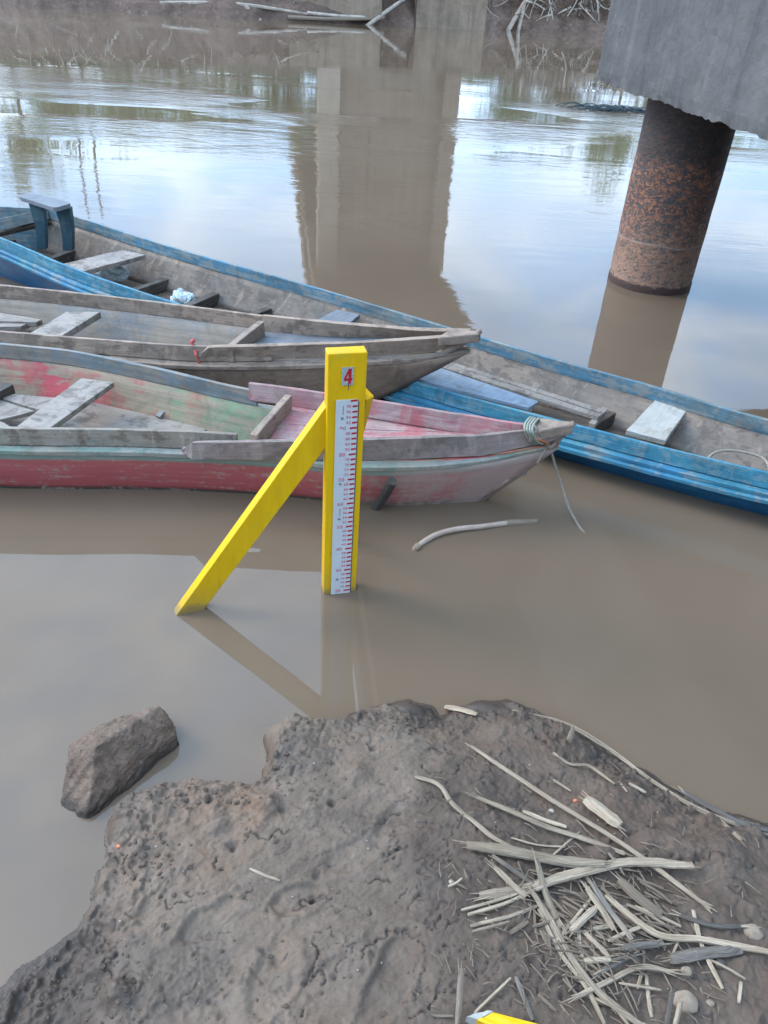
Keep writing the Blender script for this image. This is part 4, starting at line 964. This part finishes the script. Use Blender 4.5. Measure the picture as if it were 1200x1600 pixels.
for hp in (653, 811):
    hh = PY(536, hp, g0.y).z; ss = PL + (PR-PL)*.33
    obj('rust_mark', gquad(ss-.0010, ss+.0010, hh+.006, hh+.038, .0054), M['rust_line'], pl)

# ================================================================== STICKS AND STONES IN THE WATER AND ON THE MUD
def rad_at(px, py, wpx, z=.08):
    p = P(px, py, z); dep = (p-Vector((0, 0, CAM_H))).dot(fwd); return wpx*.5*dep/FPX
GRP = 'dry reeds and sticks washed up on the mud bank'
wb = [(647, 859), (660, 848), (683, 835), (713, 827), (750, 823), (797, 817), (838, 815)]
ps = [P(a, b, z) for (a, b), z in zip(wb, (.004, .006, .010, .012, .010, .006, -.004))]
bs = thing('floating_branch', ps[3], 'white bent branch floating in the brown water below the red boat', 'branch')
obj('stem', tube(ps, [.010, .0125, .0125, .012, .012, .0125, .009], seg=9, n=40, jit=.05), M['bark'], bs, smooth=True)
obj('bark_ring', tube([ps[5].lerp(ps[6], -.15), ps[5].lerp(ps[6], .3), ps[5].lerp(ps[6], .62), ps[6]+Vector((.004, 0, .003))], [.0150, .0146, .014, .011], seg=9, n=10, jit=.12), M['reed_brown'], bs)
obj('bark_ring', tube([ps[0], ps[0].lerp(ps[1], .55)], [.0120, .0148], seg=9, n=4, jit=.12), M['reed_brown'], bs)
a, b = P(583, 800, -.03), PY(613, 752, P(583, 800, 0).y-.05)
tag(obj('mooring_stake', tube([a, a.lerp(b, .5)+Vector((.004, 0, 0)), b], [.020, .019, .022], seg=9, n=14, jit=.10), M['reed_dark'], loc=a), 'short dark stump leaning out of the water against the red hull', 'stake')
c0 = P(955, 172, 0)
gs = []
for k in range(46):
    x0 = c0.x + random.gauss(0, .45); y0 = c0.y + random.gauss(0, .16); a = random.uniform(-.5, .5); l = random.uniform(.2, .8)
    gs.append(tube([(x0-l/2, y0-a*l*.3, .0), (x0, y0, random.uniform(.02, .10)), (x0+l/2, y0+a*l*.3, .0)], .008, seg=4, n=7))
tag(obj('floating_brush', merge(*gs), M['wire'], loc=c0, ), 'dark tangle of twigs drifting on the river left of the rusty pile', 'brush', kind='stuff')

sticks = [  # points, width px, material, label
 ([(801, 1110), (892, 1134), (943, 1164), (1027, 1225), (1088, 1262), (1158, 1290), (1215, 1308)], 6, 'reed', 'long thin reed curving along the right edge of the mud bank'),
 ([(695, 1104), (722, 1109), (745, 1116)], 11, 'reed', 'short white stub poking over the water at the tip of the bank'),
 ([(736, 1166), (845, 1239), (985, 1327), (1110, 1420)], 10, 'reed', 'longest straight pale batten lying diagonally over the reed heap'),
 ([(864, 1176), (890, 1194), (920, 1197), (938, 1209), (960, 1225)], 5, 'reed', 'crooked thin twig between the long batten and the edge reed'),
 ([(649, 1213), (687, 1227), (705, 1253), (740, 1283), (775, 1311), (799, 1323)], 8, 'reed', 'pale jointed stick reaching left of the heap'),
 ([(915, 1249), (969, 1290)], 20, 'reed', 'short thick cut stem above the long batten'),
 ([(746, 1246), (800, 1268), (850, 1290), (920, 1313), (976, 1334)], 9, 'reed', 'splintered reed running along below the long batten'),
 ([(817, 1267), (850, 1281), (885, 1292)], 7, 'reed', 'short split reed above the splintered one'),
 ([(729, 1320), (799, 1330), (883, 1346), (945, 1350)], 17, 'reed', 'broad flattened stalk across the upper part of the heap'),
 ([(835, 1388), (855, 1379), (920, 1360), (976, 1348), (1083, 1353)], 15, 'reed', 'thick pale stalk bridging the middle of the heap'),
 ([(799, 1309), (840, 1320), (883, 1323)], 3, 'reed', 'hair thin reed above the broad flattened stalk'),
 ([(983, 1224), (1009, 1238)], 7, 'reed', 'stubby pale chip alone on the bare mud at the right'),
 ([(968, 1221), (980, 1237)], 3, 'reed', 'tiny twig beside the stubby pale chip'),
 ([(864, 1218), (892, 1236)], 4, 'reed', 'small straight twig above the long batten'),
 ([(1060, 1234), (1110, 1262), (1150, 1283), (1210, 1300)], 11, 'reed_dark', 'dark sodden branch at the waterline on the right'),
 ([(1134, 1290), (1158, 1313)], 9, 'reed', 'pale broken stub by the waterline on the right'),
 ([(769, 1336), (805, 1362), (837, 1384)], 9, 'reed_blue', 'upper of two parallel grey sticks under the flattened stalk'),
 ([(773, 1355), (821, 1402)], 9, 'reed', 'lower of two parallel grey sticks under the flattened stalk'),
 ([(750, 1400), (817, 1390), (860, 1376)], 15, 'reed', 'fibrous stalk fanning out to the left of the heap'),
 ([(721, 1422), (783, 1405), (820, 1392)], 6, 'reed', 'thin split reed, upper tip of the left fan'),
 ([(731, 1429), (790, 1411), (833, 1392)], 6, 'reed', 'thin split reed, lower tip of the left fan'),
 ([(833, 1359), (855, 1402), (877, 1449)], 10, 'reed', 'short flat lath standing across the left of the heap'),
 ([(735, 1447), (796, 1432), (842, 1415)], 7, 'reed', 'dull reed lying below the left fan'),
 ([(738, 1455), (770, 1447), (796, 1440)], 5, 'reed_brown', 'brown twig tucked under the dull reed'),
 ([(833, 1395), (858, 1434), (883, 1480), (933, 1547), (985, 1590), (1015, 1610)], 11, 'reed', 'long bundled reed running down to the bottom edge'),
 ([(842, 1420), (880, 1495), (915, 1540), (945, 1600)], 8, 'reed', 'second long reed beside the bundled one'),
 ([(930, 1560), (960, 1575), (985, 1605)], 7, 'reed', 'frayed reed end at the bottom beside the bundle'),
 ([(925, 1380), (950, 1418), (988, 1468)], 11, 'reed_blue', 'bluish flat stick slanting through the heap centre'),
 ([(946, 1399), (983, 1430), (1025, 1459), (1096, 1468), (1150, 1478), (1215, 1490)], 10, 'reed', 'long bent reed curving out to the right edge'),
 ([(967, 1374), (1000, 1404), (1033, 1430)], 15, 'reed_brown', 'thick brown stem under the bridging stalk'),
 ([(917, 1388), (940, 1420), (960, 1453)], 10, 'reed', 'flat stick with a forked foot in the heap centre'),
 ([(927, 1451), (960, 1446)], 8, 'reed', 'short cross chip at the foot of the forked stick'),
 ([(892, 1455), (912, 1435), (933, 1417)], 11, 'reed', 'wide chip leaning up to the right in the heap'),
 ([(904, 1447), (908, 1488), (917, 1517)], 7, 'reed', 'upright narrow lath below the wide chip'),
 ([(912, 1455), (952, 1495)], 8, 'reed', 'straight stick falling right beside the narrow lath'),
 ([(971, 1482), (1037, 1474)], 14, 'reed_blue', 'stout slate blue stick near the heap foot'),
 ([(912, 1500), (954, 1499)], 11, 'reed', 'level greenish chip below the heap'),
 ([(933, 1522), (996, 1488)], 10, 'reed_blue', 'blunt stick rising to the right below the slate blue one'),
 ([(896, 1561), (950, 1534), (1008, 1511), (1054, 1520)], 9, 'reed', 'crooked branch low on the right of the bundled reed'),
 ([(1048, 1500), (1075, 1494), (1158, 1484)], 20, 'reed_blue', 'stout peeled log lying level at the right'),
 ([(1083, 1422), (1096, 1476), (1129, 1545)], 7, 'reed', 'slim stick crossing over the peeled log'),
 ([(1050, 1426), (1117, 1447), (1168, 1447)], 9, 'reed_dark', 'dark stick above the long bent reed'),
 ([(806, 1526), (833, 1594)], 8, 'reed_blue', 'grey stick pointing down near the yellow board'),
 ([(717, 1530), (715, 1605)], 9, 'reed_brown', 'brown splintered peg standing left of the yellow board'),
 ([(742, 1582), (770, 1555), (798, 1528)], 5, 'reed', 'thin reed leaning over the yellow board'),
 ([(1010, 1524), (1014, 1560), (1019, 1590)], 7, 'reed', 'upright splinter right of the bundled reed'),
 ([(996, 1544), (1003, 1520)], 6, 'reed', 'tiny splinter left of the upright one'),
 ([(967, 1536), (1033, 1547)], 4, 'reed', 'thin splinter lying across the upright one'),
 ([(1158, 1534), (1154, 1567)], 7, 'reed', 'pale splinter alone near the lower right corner'),
 ([(979, 1413), (1012, 1428), (1046, 1451)], 6, 'reed', 'upper thin reed along the bent one'),
 ([(992, 1416), (1030, 1432), (1064, 1448)], 6, 'reed', 'lower thin reed along the bent one'),
 ([(796, 1459), (825, 1440)], 8, 'reed_brown', 'short dull chip left of the bundled reed'),
 ([(1041, 1562), (1040, 1605)], 8, 'reed_blue', 'grey peg at the bottom edge, left one'),
 ([(1054, 1580), (1054, 1605)], 8, 'reed', 'grey peg at the bottom edge, right one'),
 ([(390, 1357), (410, 1366), (437, 1376)], 5, 'reed', 'lone pale twig on the open mud left of centre'),
 ([(650, 1570), (675, 1585), (708, 1587)], 5, 'reed_brown', 'thin root curving left of the brown peg'),
 ([(700, 1385), (712, 1380), (722, 1372)], 4, 'reed', 'small curled reed left of the heap'),
 ([(870, 1470), (895, 1440), (930, 1395)], 6, 'reed', 'thin stick rising under the flat stick'),
 ([(950, 1470), (990, 1452), (1010, 1445)], 7, 'reed', 'short reed under the bend of the long one'),
 ([(1000, 1378), (1030, 1395), (1050, 1412)], 5, 'reed_brown', 'small brown twig right of the thick brown stem'),
 ([(860, 1340), (880, 1322), (905, 1300)], 4, 'reed', 'fine reed crossing the flattened stalk'),
 ([(1060, 1470), (1052, 1490), (1048, 1505)], 4, 'reed', 'little splinter at the log end'),
 ([(1110, 1500), (1140, 1515), (1165, 1530)], 5, 'reed', 'thin twig below the peeled log'),
 ([(880, 1390), (905, 1398), (930, 1402)], 6, 'reed_brown', 'brown reed under the bridging stalk'),
]
occ = {}
for i, (pts, w, mk, lab) in enumerate(sticks):
    r = rad_at(*pts[0], w*.92); n_ = len(pts)
    lift = .002 + (.013 if i in (8, 9) else .010 if i in (2, 6, 24, 27, 28, 30) else .004*(i % 3))
    Q = [G(a, b, r*.5+lift) for a, b in pts]
    if n_ > 2:                                          # rigid things do not follow every bump
        zz = np.linspace(Q[0].z, Q[-1].z, n_)
        Q = [P(a, b, .35*q.z + .65*max(z_, q.z-.01)) for (a, b), q, z_ in zip(pts, Q, zz)]
    if 'standing' in lab or 'peg' in lab: Q[0] = Q[0] + Vector((0, 0, .05))
    flat = .55 if w >= 7 and i not in (5, 39) else .8
    o_ = thing('reed_stick', Q[n_//2], lab, 'stick', GRP) if w >= 9 and i not in (1,) else None
    nn = max(10, int(sum((Q[k+1]-Q[k]).length for k in range(n_-1))/.012)); prof = [r*.75, r*1.05, r, r*.95, r*1.05, r*.7]
    gm = tube(Q, prof, seg=9, n=nn, flat=flat, jit=.16)
    if o_:
        obj('stalk', gm, M[mk], o_)
        fr = []
        for e, f_ in ((Q[0], Q[0]-Q[1]), (Q[-1], Q[-1]-Q[-2])):
            f_ = f_.normalized()
            for _k in range(5):
                sdv = Vector((random.uniform(-1, 1), random.uniform(-1, 1), random.uniform(-.3, .6)))
                s_ = e + sdv*r*.5 - f_*.02; l_ = random.uniform(.015, .05)
                fr.append(tube([s_, s_ + f_*l_ + sdv*.006], [.0018, .0007], seg=4))
        tag(obj('frayed_fibres', merge(*fr), M['reed'], o_), kind='stuff')
    else:
        tag(obj('reed_stick', gm, M[mk], loc=Q[n_//2]), lab, 'stick', GRP)
# upright little stake at the bank tip
a = G(890, 1154); tag(obj('pointed_peg', tube([a-Vector((0, 0, .02)), a+Vector((0, 0, .035)), a+Vector((-.002, 0, .06))], [.010, .010, .003], seg=7, n=8, jit=.1), M['reed'], loc=a), 'small pointed peg stuck upright in the mud behind the edge reed', 'peg')
# litter too small and plentiful to count
gs = []
for k in range(300):
    if k < 220: px_, py_ = random.gauss(930, 95), random.gauss(1440, 70)
    else: px_, py_ = random.uniform(660, 1190), random.uniform(1150, 1590)
    if not (650 < px_ < 1230 and 1150 < py_ < 1620): continue
    a = G(px_, py_, .003 + random.random()*.008); th_ = random.choice([random.gauss(-.6, .35), random.uniform(0, 3.1)]); l = random.uniform(.01, .05)
    if a.z < .02: continue
    dvv = Vector((math.cos(th_), math.sin(th_), random.uniform(-.05, .15)))
    gs.append(tube([a, a+dvv*l*.5+Vector((random.uniform(-.12, .12)*l, random.uniform(-.12, .12)*l, .002)), a+dvv*l], [random.uniform(.0008, .0024), .0014, .0006], seg=4, n=3))
for k in range(150):
    px_, py_ = random.gauss(925, 75), random.gauss(1440, 55)
    if py_ > 1585 or px_ > 1190: continue
    a = G(px_, py_, .004); th_ = random.gauss(-.75, .55); l = random.uniform(.03, .085); r_ = random.uniform(.0016, .0034)
    dvv = Vector((math.cos(th_), math.sin(th_), random.uniform(-.03, .10)))
    gs.append(tube([a, a+dvv*l*.5+Vector((random.uniform(-.08, .08)*l, 0, 0)), a+dvv*l], [r_, r_*1.1, r_*.5], seg=6, n=5, jit=.2))
tag(obj('reed_litter', merge(*gs), M['reed_brown']), 'fine reed splinters strewn among the driftwood on the mud', 'litter', kind='stuff')
gs = []
for k in range(90):
    px_, py_ = random.uniform(160, 1180), random.uniform(1130, 1590); r_ = random.choice([.001, .001, .0015, .002, .003])
    a = G(px_, py_, .0)
    if a.z < .015: continue
    gs.append(blob(a, (r_, r_*random.uniform(.7, 1), r_*.7), k, .4, 1))
tag(obj('shell_chips', merge(*gs), M['chip']), 'tiny pale grit and shell chips on the mud', 'grit', kind='stuff')
gs = []
for k in range(620):
    if k % 3: px_, py_ = random.choice([(random.gauss(460, 45), random.gauss(1180, 35)), (random.gauss(100, 60), random.gauss(1540, 40)), (random.gauss(225, 25), random.gauss(1350, 22)), (random.gauss(185, 25), random.gauss(1550, 40)), (random.gauss(330, 100), random.gauss(1245, 10)), (random.gauss(640, 40), random.gauss(1125, 10))])
    else: px_, py_ = random.uniform(20, 1180), random.uniform(1130, 1600)
    a = G(px_, py_, .0)
    if a.z < .012: continue
    r_ = random.choice([.002, .003, .004, .005, .008]); gs.append(blob(a, (r_, r_*random.uniform(.6, 1), r_*.6), k, .55, 1))
tag(obj('mud_crumbs', merge(*gs), M['crumb']), 'crumbs of dried mud scattered over the bank', 'mud', kind='stuff')
for (px_, py_, wpx, mk, lab) in ((1071, 1567, 38, 'stone', 'largest pale stone near the bottom right'), (1125, 1506, 20, 'reed_dark', 'small dark round stone under the peeled log'), (1073, 1518, 17, 'stone', 'small pale stone just below the left end of the peeled log'),
                             (1177, 1457, 28, 'stone', 'grey stone at the right edge above the bent reed'), (1110, 1567, 13, 'stone', 'white pebble right of the largest pale stone'), (862, 1267, 9, 'chip', 'white shell above the short split reed'),
                             (899, 1251, 7, 'orange', 'tiny orange scrap beside the thick cut stem'), (186, 1322, 8, 'orange', 'pink orange scrap at the left edge of the mud'), (705, 1378, 8, 'chip', 'cream pebble left of the heap')):
    r_ = rad_at(px_, py_, wpx); c = G(px_, py_, r_*.2)
    tag(obj('stone' if 'scrap' not in lab else 'plastic_scrap', blob(c, (r_, r_*.85, r_*.6), int(px_), .22, 3), M[mk], loc=c, smooth=True), lab, 'stone' if 'scrap' not in lab else 'litter')
# yellow board end
yb_ = [G(728, 1587, .03), G(760, 1577, .03), G(850, 1602, .03), G(800, 1660, .03)]
yb_ = [P(728, 1587, .20), P(762, 1577, .20), P(960, 1632, .20), P(900, 1660, .20)]
yo = thing('yellow_board', yb_[0], 'yellow painted board end with a bare sawn tip at the bottom edge', 'board')
obj('painted_length', quad([yb_[0].lerp(yb_[3], .10), yb_[1].lerp(yb_[2], .06), yb_[2], yb_[3]], .03), M['yellow_board'], yo, bevel=.002)
obj('bare_tip', quad([yb_[0], yb_[1], yb_[1].lerp(yb_[2], .058), yb_[0].lerp(yb_[3], .098)], .03), M['pale_thwart'], yo, bevel=.002)

# block of mud standing in the water
def clod():
    pts = [P(96, 1280, -.03), P(100, 1222, .05), P(112, 1166, .10), P(128, 1150, .12), P(150, 1150, .135), P(170, 1130, .13), P(205, 1116, .13), P(246, 1106, .125), P(262, 1118, .10), P(272, 1146, .05), P(280, 1164, .0),
           P(276, 1172, -.03), P(205, 1240, -.03), P(165, 1275, -.03), P(132, 1290, -.03), P(150, 1168, .13), P(138, 1262, .03), P(250, 1118, -.04), P(110, 1180, -.04), P(170, 1270, -.08), P(275, 1175, -.08)]
    bm = bmesh.new()
    for p in pts: bm.verts.new(p)
    bmesh.ops.convex_hull(bm, input=bm.verts)
    bmesh.ops.triangulate(bm, faces=bm.faces)
    for _ in range(5): bmesh.ops.subdivide_edges(bm, edges=[e for e in bm.edges if e.calc_length() > .007], cuts=1, use_grid_fill=True)
    bmesh.ops.triangulate(bm, faces=bm.faces); bm.normal_update()
    co = np.array([v.co[:] for v in bm.verts]); no = np.array([v.normal[:] for v in bm.verts])
    a = (fbm(co[:, 0]+co[:, 2]*.8, co[:, 1]+co[:, 2]*.6, 9, 5, 71, .6)-.5)*.022 + (fbm(co[:, 0]*.6+co[:, 2], co[:, 1]*.6-co[:, 2], 55, 4, 72, .6, True)-.5)*.008
    ax_ = np.array([.72, .69]); s_ = co[:, 0]*ax_[1]-co[:, 1]*ax_[0]
    a += (vnoise(s_*60, co[:, 2]*14+5, 8)-.5)*.008 + (fbm(co[:, 0]+co[:, 2], co[:, 1]-co[:, 2], 80, 3, 73)-.5)*.004
    co = co + no*a[:, None]
    V = [Vector(c) for c in co]; F = [tuple(v.index for v in f.verts) for f in bm.faces]; bm.free()
    return (V, F, None, None)
c0 = P(190, 1200, 0); tag(obj('mud_block', clod(), M['clod'], loc=c0, smooth=True), 'rough block of mud standing alone in the water left of the bank', 'mud block')

# ================================================================== FAR BANK THINGS
def far_pt(px, py):  # on the far bank near its edge
    p = P(px, py, 0); return p
def farstick(pts, w, m, dz=0, y_off=.6, n=None):
    Q = []
    for a, b in pts:
        base = fy(P(a, 30, 0).x) + y_off; q = PY(a, b, base); Q.append(q)
    r = w*.5*34/FPX
    return tube(Q, [r, r*.9, r*.7], seg=6, n=n or max(4, len(pts)*2), jit=.1)
def fobj(name, pts, w, m, lab, cat='driftwood', **k):
    gm = farstick(pts, w, m, **k); o = obj(name, gm, M[m], loc=gm[0][0], smooth=True); tag(o, lab, cat); return o
lg = thing('fallen_trunk', PY(350, 10, 40), 'long pale fallen trunk lying level on the far bank with a forked branch', 'driftwood')
obj('trunk', farstick([(250, 5), (300, 4), (380, 7), (430, 14), (480, 22)], 6, 'deadwood', y_off=.1), M['deadwood'], lg)
obj('branch', farstick([(383, 8), (393, 20), (408, 32)], 6, 'deadwood', y_off=.0), M['deadwood'], lg)
fobj('dead_branch', [(480, 20), (530, 25), (600, 27)], 5, 'deadwood', 'thin pale log lying under the left concrete footing', y_off=-.1)
fobj('dead_branch', [(572, 42), (598, 22), (640, -8)], 7, 'deadwood', 'pale branch slanting up right between the two footings', y_off=-.3)
fobj('dead_branch', [(677, 12), (700, -4)], 6, 'deadwood', 'broken branch end in front of the right footing, left one', y_off=-.4)
fobj('dead_branch', [(718, 8), (735, -8)], 5, 'deadwood', 'broken branch end in front of the right footing, right one', y_off=-.4)
fobj('dead_branch', [(789, 55), (805, 28), (826, -8)], 9, 'deadwood', 'white forked pole at the far waterline, left arm', y_off=-.2)
fobj('dead_branch', [(808, 55), (815, 25), (823, -10)], 8, 'deadwood', 'white forked pole at the far waterline, right arm', y_off=-.3)
fobj('dead_branch', [(897, 53), (908, 32), (940, 24)], 8, 'deadwood', 'bent white root by the concrete cap', y_off=-.2)
fobj('dead_branch', [(0, 10), (20, 14), (36, 18)], 6, 'reed_dark', 'dark plank end at the far bank, top left corner', y_off=-.2)
fobj('dead_branch', [(92, -6), (115, 8), (140, 20)], 7, 'deadwood', 'pale branch leaning down the far bank at the left', y_off=-.1)
fobj('raft_board', [(786, 53), (860, 53), (935, 54)], 4, 'reed_blue', 'bluish board floating along the far waterline', 'board', y_off=-.6)
fobj('footing_log', [(450, 27), (520, 30), (594, 29)], 6, 'reed_brown', 'dark log wedged beneath the left footing', y_off=-.2)
def tangle(n, x0, x1, hmax, mk, lmin, lmax, r0, r1, dens=None, seed=1, yo=(-.2, 2.5)):
    rr = random.Random(seed); gs = []
    for k in range(n):
        x = rr.uniform(x0, x1); o_ = rr.uniform(*yo); y = fy(x)+o_; zb = .30+.75*min(max(o_, 0), 2.8)
        z = zb*.7 + rr.uniform(0, hmax)**1.0*.5; l = rr.uniform(lmin, lmax); a = rr.uniform(-1.3, 1.3); v = Vector((math.sin(a), rr.uniform(-.4, .2), -abs(math.cos(a))*.8+.15*rr.random()))
        p = Vector((x, y, z + l*.6)); q = p + v*l; mdd = p.lerp(q, .5) + Vector((rr.uniform(-.12, .12)*l, 0, rr.uniform(-.1, .1)*l))
        q.z = max(q.z, .0)
        gs.append(tube([p, mdd, q], [rr.uniform(r0, r1), r0], seg=5, n=5))
    return merge(*gs)
tag(obj('branch_tangle', tangle(260, 4.9, 16, 1.8, 'deadwood', .5, 2.4, .015, .065, seed=2), M['deadwood']), 'tangle of bleached dead branches on the far bank right of the footings', 'driftwood', kind='stuff')
tag(obj('branch_tangle', tangle(900, 4.6, 18, 2.0, 'deadbrown', .4, 1.8, .012, .04, seed=3), M['deadbrown']), 'dark brown twigs behind the bleached tangle on the far bank', 'driftwood', kind='stuff')
tag(obj('root_litter', tangle(800, -22, 4.6, 1.2, 'deadbrown', .2, 1.2, .010, .035, seed=4, yo=(.2, 4)), M['deadbrown']), 'brown roots and twigs hanging along the left far bank', 'driftwood', kind='stuff')
tag(obj('root_litter', tangle(220, -22, 4.6, 1.1, 'deadwood', .3, 1.6, .012, .04, seed=5, yo=(.2, 4)), M['deadwood']), 'pale dead sticks scattered along the left far bank', 'driftwood', kind='stuff')

def crown(c, rx, ry, rz, n, s, seed):
    rr = np.random.default_rng(seed); cl_ = []
    centers = rr.normal(0, 1, (max(10, n//90), 3)); centers /= np.linalg.norm(centers, axis=1)[:, None]; centers *= rr.uniform(.25, .95, (len(centers), 1)); 
    k = rr.integers(0, len(centers), n); p = centers[k] + rr.normal(0, .17, (n, 3)); p *= np.array([rx, ry, rz]); p += np.array(c)
    a = rr.normal(0, 1, (n, 3)); a /= np.linalg.norm(a, axis=1)[:, None]; b = rr.normal(0, 1, (n, 3)); b -= (b*a).sum(1)[:, None]*a; b /= np.linalg.norm(b, axis=1)[:, None]
    sz = s*rr.uniform(.6, 1.4, (n, 1)); q = np.stack([p-a*sz, p+b*sz*.45, p+a*sz, p-b*sz*.45], 1).reshape(-1, 3)
    me = bpy.data.meshes.new('crown'); me.from_pydata(q.tolist(), [], [tuple(range(4*i, 4*i+4)) for i in range(n)]); return me
def tree(name, x, yoff, h, r, mk, lab, cat='tree', seed=1, n=2600, leaf=.13):
    y = fy(x)+yoff; zb = .3 + .75*min(max(yoff, 0), 2.8) + .06*max(yoff-2.8, 0) - .25; base = Vector((x, y, zb))
    t = thing(name, base, lab, cat, 'trees and bushes along the far bank')
    th_ = h*.45
    gs = [tube([base-Vector((0, 0, .2)), base+Vector((.1, 0, th_*.5)), base+Vector((0, 0, h*.7))], [.03*h*.5+.03, .05, .02], seg=7, n=9)]
    rr = random.Random(seed)
    for k in range(5):
        a = rr.uniform(0, 6.3); s = base+Vector((0, 0, h*rr.uniform(.25, .55))); gs.append(tube([s, s+Vector((math.cos(a)*r*.4, math.sin(a)*r*.4, h*.15)), s+Vector((math.cos(a)*r*.75, math.sin(a)*r*.75, h*.3))], [.04, .015], seg=5, n=5))
    obj('trunk', merge(*gs), M['trunk'], t)
    me = crown((0, 0, h*(.50 if h < 4.4 else .58)), r, r*.9, h*(.52 if h < 4.4 else .44), n, leaf, seed); me.materials.append(M[mk]); o = bpy.data.objects.new('crown', me); C.objects.link(o); o.parent = t
for a in [(-27, 6, 5.3, 3.2, 'leaf2', 'leafy tree far left on the opposite bank'), (-22.5, 4, 3.6, 2.6, 'leaf', 'low round bush at the left end of the far bank'), (-19.4, 5.5, 7.1, 1.6, 'leaf2', 'tall narrow tree seen mirrored at the left margin'),
          (-16.6, 3.6, 3.7, 2.5, 'leaf2', 'spreading olive bush left of the twin poles'), (-13.8, 4.4, 3.9, 2.3, 'leaf', 'green bush just behind the twin poles'), (-11.2, 4.0, 3.3, 2.2, 'leaf2', 'olive bush right of the twin poles'), (-8.7, 4.4, 3.6, 2.2, 'leaf', 'green bush above the fallen trunk'),
          (-6.4, 4.6, 3.4, 2.1, 'leaf2', 'olive bush left of the left footing'), (-4.0, 5.6, 3.2, 1.8, 'leaf', 'green bush close behind the left footing'), (5.6, 5, 3.4, 2.0, 'leaf', 'green bush right behind the right footing'), (8.4, 4.6, 3.8, 2.1, 'leaf2', 'olive bush behind the bleached branch tangle'),
          (12.0, 5, 6.1, 2.1, 'leaf', 'upright tree mirrored beside the rusty pile'), (15.5, 5, 3.8, 2.6, 'leaf2', 'wide bush right of the upright tree'), (20, 6, 4.0, 3.0, 'leaf', 'broad bush far right on the opposite bank'), (26, 7, 4.3, 3.4, 'leaf2', 'last leafy tree at the right of the opposite bank')]:
    tree('leafy_tree' if a[2] > 4.2 else 'leafy_bush', a[0], a[1], a[2], a[3], a[4], a[5], 'tree' if a[2] > 4.2 else 'bush', seed=int(abs(a[0])*10), n=int(1400*a[3]))
for px_, lab in ((118, 'left of two tall bare poles behind the far bank'), (141, 'right of two tall bare poles behind the far bank')):
    b = P(px_, 40, 0); b.y = 42; b.x = ray(px_-2, 200)[0]/ray(px_-2, 200)[1]*42; b.z = 1.2
    t = thing('bare_pole', b, lab, 'pole', 'twin poles behind the far bank')
    obj('mast', tube([b-Vector((0, 0, .5)), b+Vector((.1, 0, 4)), b+Vector((0, 0, 8.6))], [.08, .06, .045], seg=8, n=12), M['trunk'], t)
    obj('cross_arm', tube([b+Vector((-.5, 0, 8.0)), b+Vector((.5, 0, 8.0))], .05, seg=6), M['trunk'], t)
